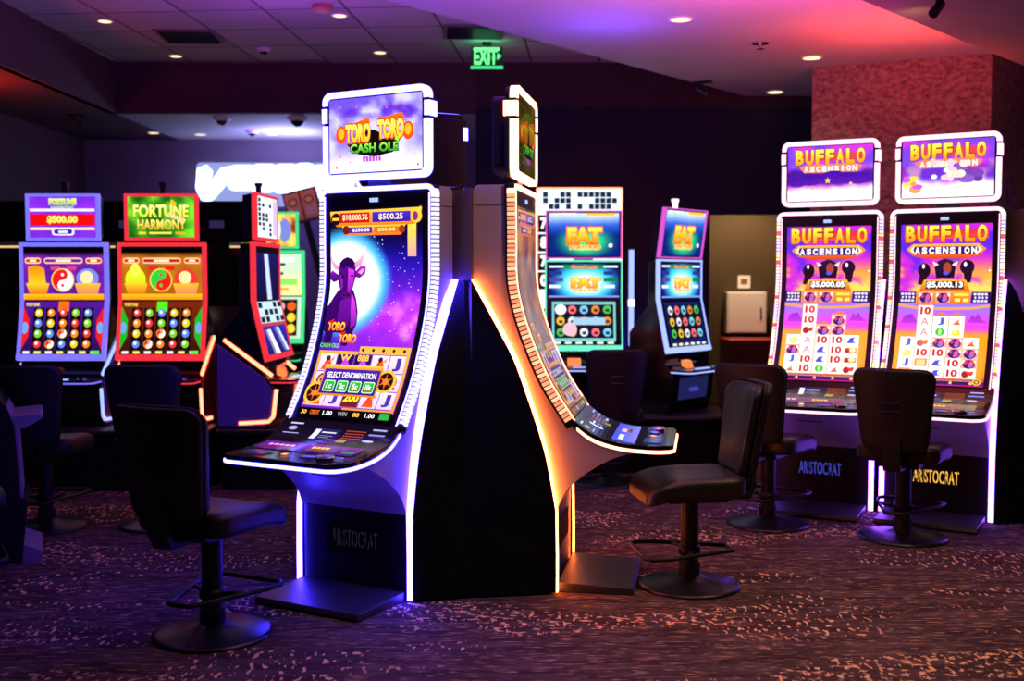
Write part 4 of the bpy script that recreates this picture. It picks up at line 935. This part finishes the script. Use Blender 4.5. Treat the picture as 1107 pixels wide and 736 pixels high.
# ------------------------------------------------------------------ chairs
def make_chair():
    root = empty('casino_chair', (0, 0, 0)); root['category'] = 'chair'
    MB().lathe([(.256, 0), (.256, .010), (.236, .020), (.12, .038), (.055, .055), (.05, .06)], 40).build('base', M['satin'], root, smooth=True)
    MB().lathe([(.054, .05), (.054, .12), (.045, .125), (.045, .44)], 24).build('column', M['black'], root, smooth=False)
    MB().prism([(-.16, .44), (.14, .44), (.16, .475), (-.2, .475)], -.12, .12).build('seat_mount', M['black'], root, bevel=.008)
    # footrest: a closed loop round the column, reaching forward
    pts = [(-.21, -.055), (-.21, .055), (.14, .185), (.235, .19), (.265, .16), (.265, -.16), (.235, -.19), (.14, -.185)]
    loop = []
    n = len(pts)
    for i in range(n):
        p, q = Vector(pts[i]), Vector(pts[(i+1) % n])
        for k in range(4): v = p.lerp(q, k/4); loop.append((v.x, v.y, .185-.25*max(0, .05-v.x)*.0))
    mb = MB(); mb.tube(loop, .0115, 8, True); mb.tube([(.05, -.14, .185), (.0, -.045, .185)], .010); mb.tube([(.05, .14, .185), (.0, .045, .185)], .010); mb.lathe([(.056, .165), (.056, .205)], 20)
    mb.build('footrest', M['black'], root, smooth=True)
    def cushion(name, outline, th, fn, m, bev, cuts, axis=1, seg=4):
        bm = bmesh.new(); vs = [bm.verts.new((p[0], p[1], 0)) for p in outline]; f = bm.faces.new(vs)
        r = bmesh.ops.extrude_face_region(bm, geom=[f]); bmesh.ops.translate(bm, verts=[g for g in r['geom'] if isinstance(g, bmesh.types.BMVert)], vec=(0, 0, th))
        edges = [e for e in bm.edges if len(e.link_faces) == 2 and abs(e.verts[0].co.z-e.verts[1].co.z) < 1e-6]
        bmesh.ops.bevel(bm, geom=edges, offset=bev, segments=seg, profile=.5, affect='EDGES', clamp_overlap=True)
        for c in cuts:
            for no in ((1, 0, 0), (0, 1, 0)):
                bmesh.ops.bisect_plane(bm, geom=bm.verts[:]+bm.edges[:]+bm.faces[:], plane_co=(c*no[0], c*no[1], 0), plane_no=no, dist=1e-5)
        for v in bm.verts: v.co = Vector(fn(v.co))
        bmesh.ops.recalc_face_normals(bm, faces=bm.faces)
        me = bpy.data.meshes.new(name); bm.to_mesh(me); bm.free(); me.materials.append(m)
        me.polygons.foreach_set('use_smooth', [True]*len(me.polygons))
        o = bpy.data.objects.new(name, me); C.objects.link(o); o.parent = root; return o
    cuts = [-.2, -.15, -.1, -.05, 0, .05, .1, .15, .2]
    so = rrect(-.23, .27, -.235, .235, .08, 6)
    def sf(c):
        drop = -.5*max(0, c.x-.10)**2*3.2; dish = -.012*max(0, 1-(c.x**2+c.y**2)/.04) if c.z > .05 else 0
        return (c.x, c.y, .475+c.z*(1-.15*max(0, c.x)/.27)+drop+dish+.02*max(0, -c.x-.05))
    st = cushion('seat', so, .105, sf, M['vinyl'], .035, cuts)
    # back: wider at the top, round corners, leaning and slightly wrapped; outline in (y, z)
    bo = []
    for (cy, cz, a0, r) in ((.165, .415, 0, .06), (-.165, .415, 90, .06), (-.125, .06, 180, .06), (.125, .06, 270, .06)):
        for k in range(7): a = math.radians(a0+15*k); bo.append((cy+r*math.cos(a), cz+r*math.sin(a)))
    def bf(c):
        y, z, t = c.x, c.y, c.z
        return (-.225-.085*(z/.47)-.035*math.sin(z/.47*PI)*0-t+1.1*y*y*.9, y, .555+z)
    b = cushion('backrest', bo, .035, lambda c: bf(Vector((c.x, c.y, c.z+.045))), M['vinyl2'], .012, [-.15, -.1, -.05, 0, .05, .1, .15, .2, .25, .3, .35, .4], seg=2)
    cushion('back_cushion', [(y*.95, z*.95+.012) for y, z in bo], .06, lambda c: bf(Vector((c.x, c.y, c.z-.015))), M['vinyl'], .028, [-.15, -.1, -.05, 0, .05, .1, .15, .2, .25, .3, .35, .4], seg=4)
    lp = [bf(Vector((y*1.0, z, .046))) for y, z in bo]; MB().tube(lp, .006, 6, True).build('piping', M['vinyl2'], root, smooth=True)
    def hp(y, z, t): return bf(Vector((y, z, t)))
    h = MB()
    for z in (.285, .235):
        P = [hp(-.045+.0225*k, z, .083) for k in range(5)]; h.tube(P, .006, 6)
    h.build('handle_slot', M['gloss'], b)
    MB().prism([(-.31, .68), (-.325, .68), (-.33, .50), (-.30, .44), (-.10, .44), (-.10, .465), (-.28, .47), (-.30, .52)], -.05, .05).build('back_bracket', M['black'], root, bevel=.005)
    return root
ch0 = make_chair()
chairs = [
 (-1.30, 4.68, 65, 'dark swivel chair nearest the camera, drawn up to the violet bull machine'),
 (.892, 5.44, 188, 'brown swivel chair seen from the side, facing the orange edged machine'),
 (2.33, 6.46, 58, 'dark swivel chair seen from behind, in front of the right bison machine'),
 (1.61, 6.82, 55, 'dark swivel chair half hidden by the brown side on chair, before the left bison machine'),
 (-2.90, 6.75, 92, 'dark swivel chair in shadow before the blue framed slot machine'),
 (-2.20, 6.80, 90, 'dark swivel chair in shadow before the red framed slot machine'),
 (.73, 8.20, 95, 'dark swivel chair in front of the green framed machine, below the crossword sign'),
 (-2.76, 5.25, 30, 'chair cut off by the left photo edge, only its violet lit seat corner showing'),
]
for i, (x, y, a, lab) in enumerate(chairs):
    c = ch0 if i == 0 else copy_tree(ch0)
    place(c, x, y, math.radians(a), lab)

# ------------------------------------------------------------------ passage furniture
cb = empty('wall_cabinet', (2.43, 11.49, .98), 0, 'square white wall cabinet with a handle in the brown passage', 'cabinet')
MB().box(-.205, .205, -.16, 0, 0, .43).build('body', M['white'], cb, bevel=.006); MB().box(-.19, .19, -.172, -.16, .012, .418).build('door', M['white'], cb, bevel=.004)
MB().box(.135, .15, -.185, -.172, .15, .27).build('handle', M['metal'], cb.children[1])
sg = MB().prism(rrect(-.065, .065, 0, .135, .01), 0, .012, axis='x').build('wall_notice', M['white'], None); sg.location = (2.43, 11.488, 1.445); sg.rotation_euler = (0, 0, -PI/2); tag(sg, 'small square white notice above the white wall cabinet', 'notice')
MB().prism(rrect(-.035, .035, .04, .1, .01), .012, .014, axis='x').build('pictogram', mat('notice_print', (.2, .1, .08), .6), sg)
ct = empty('counter', (2.55, 11.0, 0), 0, 'low red counter below the white wall cabinet', 'counter')
MB().box(-.40, .40, -.25, .25, 0, .90).build('body', M['red'], ct); MB().box(-.42, .42, -.27, .27, .90, .945).build('countertop', mat('red_countertop', (.35, .02, .015), .4), ct, bevel=.006)

# ------------------------------------------------------------------ ceiling fittings
def downlight(x, y, z, lab, r=None):
    r = r or (.048 if z > 3.4 else .065)
    t = empty('recessed_downlight', (x, y, z), 0, lab, 'ceiling light', None)
    MB().lathe([(r+.018, 0), (r+.018, -.006), (r, -.008), (r, .0)], 24).build('trim_ring', M['white'], t)
    MB().lathe([(r, -.009), (r*.6, -.0095), (0.001, -.0095)], 24).build('lens', M['down'], t)
    return t
for x, y, z, lab in ((-3.09, 8.43, 3.5, 'leftmost small round light in the tiled ceiling'), (-2.95, 9.73, 3.5, 'small round light in the tiled ceiling nearest the left far corner'),
    (-1.28, 8.25, 3.5, 'round light in the tiled ceiling near the top edge, above the bull topper'), (-1.14, 9.58, 3.5, 'round light in the tiled ceiling left of the exit sign, nearer the bulkhead'),
    (1.077, 7.085, 3.2, 'largest round light in the pink ceiling'), (2.245, 8.30, 3.2, 'round light in the pink ceiling beside the pillar top'), (2.33, 9.8, 3.2, 'small round light in the shadowed ceiling left of the pillar')):
    downlight(x, y, z, lab)
for x, y, lab in ((-3.246, 11.5, 'small pale lamp under the far recess ceiling, left'), (-2.50, 11.5, 'small pale lamp under the far recess ceiling, middle'), (-3.69, 11.37, 'dim lamp under the far recess ceiling, leftmost')):
    downlight(x, y, 3.05, lab, .05)
def dome(x, y, z, r, lab):
    t = empty('dome_camera', (x, y, z), 0, lab, 'security camera')
    MB().lathe([(r*1.35, 0), (r*1.35, -.012), (r, -.035)], 20).build('mount', M['white'], t)
    MB().lathe([(r*1.0, -.035), (r*.95, -r*.55), (r*.7, -r*.95), (r*.35, -r*1.2), (.001, -r*1.28)], 20).build('dome', M['gloss'], t, smooth=True)
for a in ((-2.11, 9.42, 3.5, .045, 'small dome camera in the tiled ceiling near the bulkhead'), (-2.713, 10.34, 3.05, .06, 'dome camera under the far recess ceiling, left of the pair'), (-2.012, 10.34, 3.05, .07, 'dome camera under the far recess ceiling, right of the pair'), (-2.64, 11.23, 3.05, .05, 'smaller dome camera further back under the recess ceiling')): dome(*a)
sd = MB().lathe([(.075, 0), (.075, -.03), (.05, -.045), (.001, -.045)], 24).build('smoke_detector', mat('red_beige_plastic', (.5, .2, .12), .5), None); sd.location = (-1.36, 7.97, 3.5); tag(sd, 'round reddish smoke detector in the tiled ceiling at the top edge', 'smoke detector')
sp = MB().lathe([(.06, 0), (.06, -.008), (.015, -.01), (.015, -.04), (.03, -.045), (.001, -.047)], 20).build('sprinkler_head', M['metal'], None); sp.location = (1.746, 7.80, 3.2); tag(sp, 'small sprinkler head in the pink ceiling', 'sprinkler')
for x, y, lab in ((-2.60, 8.96, 'square air vent in the tiled ceiling, left'), (-.304, 8.80, 'air vent in the tiled ceiling beside the exit sign')):
    t = empty('air_vent', (x, y, 3.5), math.radians(4), lab, 'vent')
    MB().box(-.24, .24, -.24, .24, -.012, 0).build('frame', mat('vent_grey', (.16, .14, .15), .6), t)
    for k in range(8): MB().box(-.21, .21, -.20+k*.053, -.175+k*.053, -.022, -.012).build('slat', M['satin'], t)
# exit sign hanging from the ceiling
ex = empty('exit_sign', (-.208, 9.2, 3.285), -PI/2, 'green lit EXIT sign with an arrow hanging from the tiled ceiling', 'exit sign')
MB().box(-.02, .02, -.135, .135, .0, .02).build('base_rail', M['ledGr'], ex)
MB().box(-.035, .035, -.04, .04, .175, .214).build('canopy', M['black'], ex)
MB().box(-.012, .0, -.13, .13, .02, .18).build('panel', M['gloss'], ex)
X = Art(62, lambda x, y: (.01, .12, .05), 6, 4)
X.rect(6, 2, 92, 12, (.5, 1, .62)); X.text('EXIT', 8, 6, 84, 58, (.45, 1, .55), bold=.035); X.poly([(84, 20), (98, 30), (84, 42)], (.35, 1, .5))
X.build('lettering', flat((.002, .178), (.002, .022), .128), M['art'], ex)
# spot fittings
def spot_fix(x, y, z, rz, lab):
    t = empty('track_spotlight', (x, y, z), rz, lab, 'spotlight'); MB().box(-.08, .08, -.02, .02, -.02, 0).build('track', M['satin'], t)
    MB().tube([(0, 0, -.02), (0, 0, -.06)], .008).build('stem', M['satin'], t); MB().tube([(-.05, 0, -.045), (.0, 0, -.075), (.06, 0, -.11)], .024, 12).build('head', M['satin'], t)
spot_fix(-4.01, 10.17, 3.05, .3, 'small spotlight under the dark ceiling at the far left')
spot_fix(1.60, 9.30, 3.2, -.5, 'small blue lit fitting at the edge of the pink ceiling above the side on machine')
spot_fix(2.02, 5.28, 2.9, -2.2, 'spotlight on the brown soffit at the top right')

# ------------------------------------------------------------------ light
def area(name, loc, size, col, power, rot=(0, 0, 0), size_y=None, spread=PI):
    l = bpy.data.lights.new(name, 'AREA'); l.energy = power; l.color = col; l.size = size; l.spread = spread
    if size_y: l.shape = 'RECTANGLE'; l.size_y = size_y
    o = bpy.data.objects.new(name, l); C.objects.link(o); o.location = loc; o.rotation_euler = rot; return o
def spot(name, loc, target, col, power, ang=60, blend=.8, rad=.05):
    l = bpy.data.lights.new(name, 'SPOT'); l.energy = power; l.color = col; l.spot_size = math.radians(ang); l.spot_blend = blend; l.shadow_soft_size = rad
    o = bpy.data.objects.new(name, l); C.objects.link(o); o.location = loc
    d = Vector(target)-Vector(loc); o.rotation_euler = d.to_track_quat('-Z', 'Y').to_euler(); return o
UP = (PI, 0, 0)
# beams under the visible downlights, plus unseen spots added to light floor and machines
for x, y, z, p, c in ((1.077, 7.085, 3.17, 14, (1, .62, .45)), (2.245, 8.3, 3.17, 8, (1, .6, .45)), (.6, 3.9, 2.86, 52, (1, .62, .40)), (2.2, 4.6, 2.86, 85, (1, .60, .36)), (-1.6, 3.4, 3.15, 12, (.75, .32, .8)), (-2.6, 4.6, 3.15, 20, (.36, .10, 1)),
                      (-1.28, 8.25, 3.46, 10, (1, .6, .5)), (-3.0, 6.2, 3.0, 14, (.45, .2, .9)), (1.2, 5.6, 3.17, 16, (1, .5, .35))):
    spot('downlight_and_fill_beam', (x, y, z), (x, y, 0), c, p, 110, .9, .06)
# unseen area lights added to colour the ceilings and walls
area('ceiling_wash', (-.2, 5.6, 2.5), .9, (.38, .05, 1.0), 22, UP)
area('ceiling_wash', (.62, 7.2, 2.75), .35, (.12, .05, 1.0), 5, UP)
area('ceiling_wash', (.75, 6.0, 2.5), .6, (.70, .30, .6), 7, UP)
area('ceiling_wash', (1.45, 6.0, 2.5), .7, (1.0, .06, .60), 18, UP)
area('ceiling_wash', (2.55, 7.2, 2.56), .7, (1.0, .06, .05), 20, UP)
area('ceiling_wash', (-1.6, 7.4, 2.6), .8, (.45, .06, .9), 12, UP)
area('ceiling_wash', (-2.3, 11.3, 2.75), .4, (.35, .35, 1.0), 13, UP)
area('ceiling_wash', (-4.15, 8.3, 2.6), .4, (1.0, .05, .02), 9, UP)
area('wall_wash', (-2.6, 11.0, 2.9), .6, (.22, .05, 1.0), 9, (math.radians(60), 0, 0), 1.5)
area('blue_wall_wash', (.85, 9.9, .9), .3, (.06, .05, 1.0), 5, (math.radians(115), 0, 0), .8)
spot('pillar_wash', (2.4, 6.9, 2.75), (3.0, 8.35, 2.5), (1.0, .28, .22), 9, 120)
spot('passage_lamp', (2.35, 10.75, 2.55), (2.4, 11.45, 1.2), (1.0, .66, .38), 110, 120)
spot('added_shell_fill', (1.0, 3.3, 2.86), (-.05, 5.5, 1.75), (1.0, .50, .46), 75, 34)  # unseen spot added to brighten the upper cabinet shells
spot('soffit_accent', (2.08, 5.50, 2.78), (2.0, 5.9, 2.92), (1.0, .6, .2), 5, 80)

w = bpy.data.worlds.new('world'); bpy.context.scene.world = w; w.use_nodes = True
w.node_tree.nodes['Background'].inputs[0].default_value = (.03, .015, .05, 1); w.node_tree.nodes['Background'].inputs[1].default_value = .12

# ------------------------------------------------------------------ camera and view
cam = bpy.data.cameras.new('camera'); co = bpy.data.objects.new('camera', cam); C.objects.link(co); bpy.context.scene.camera = co
co.location = (0, 0, 1.541); co.rotation_euler = (PI/2-math.radians(3.2087), 0, 0)
cam.sensor_width = 36; cam.sensor_fit = 'HORIZONTAL'; cam.lens = 36*1183.4/1107; cam.clip_start = .05
cam.dof.use_dof = True; cam.dof.focus_distance = 5.4; cam.dof.aperture_fstop = 1.7
sc = bpy.context.scene
sc.view_settings.view_transform = 'Standard'; sc.view_settings.look = 'None'; sc.view_settings.gamma = 1; sc.view_settings.use_curve_mapping = False; sc.view_settings.exposure = 0
w_ = area('exit_glow', (-.21, 9.17, 3.37), .2, (.1, 1.0, .35), .6, (math.radians(150), 0, 0))
sc.cycles.use_denoising = True
sc.cycles.max_bounces = 6; sc.cycles.diffuse_bounces = 3; sc.cycles.glossy_bounces = 3; sc.cycles.sample_clamp_indirect = 4
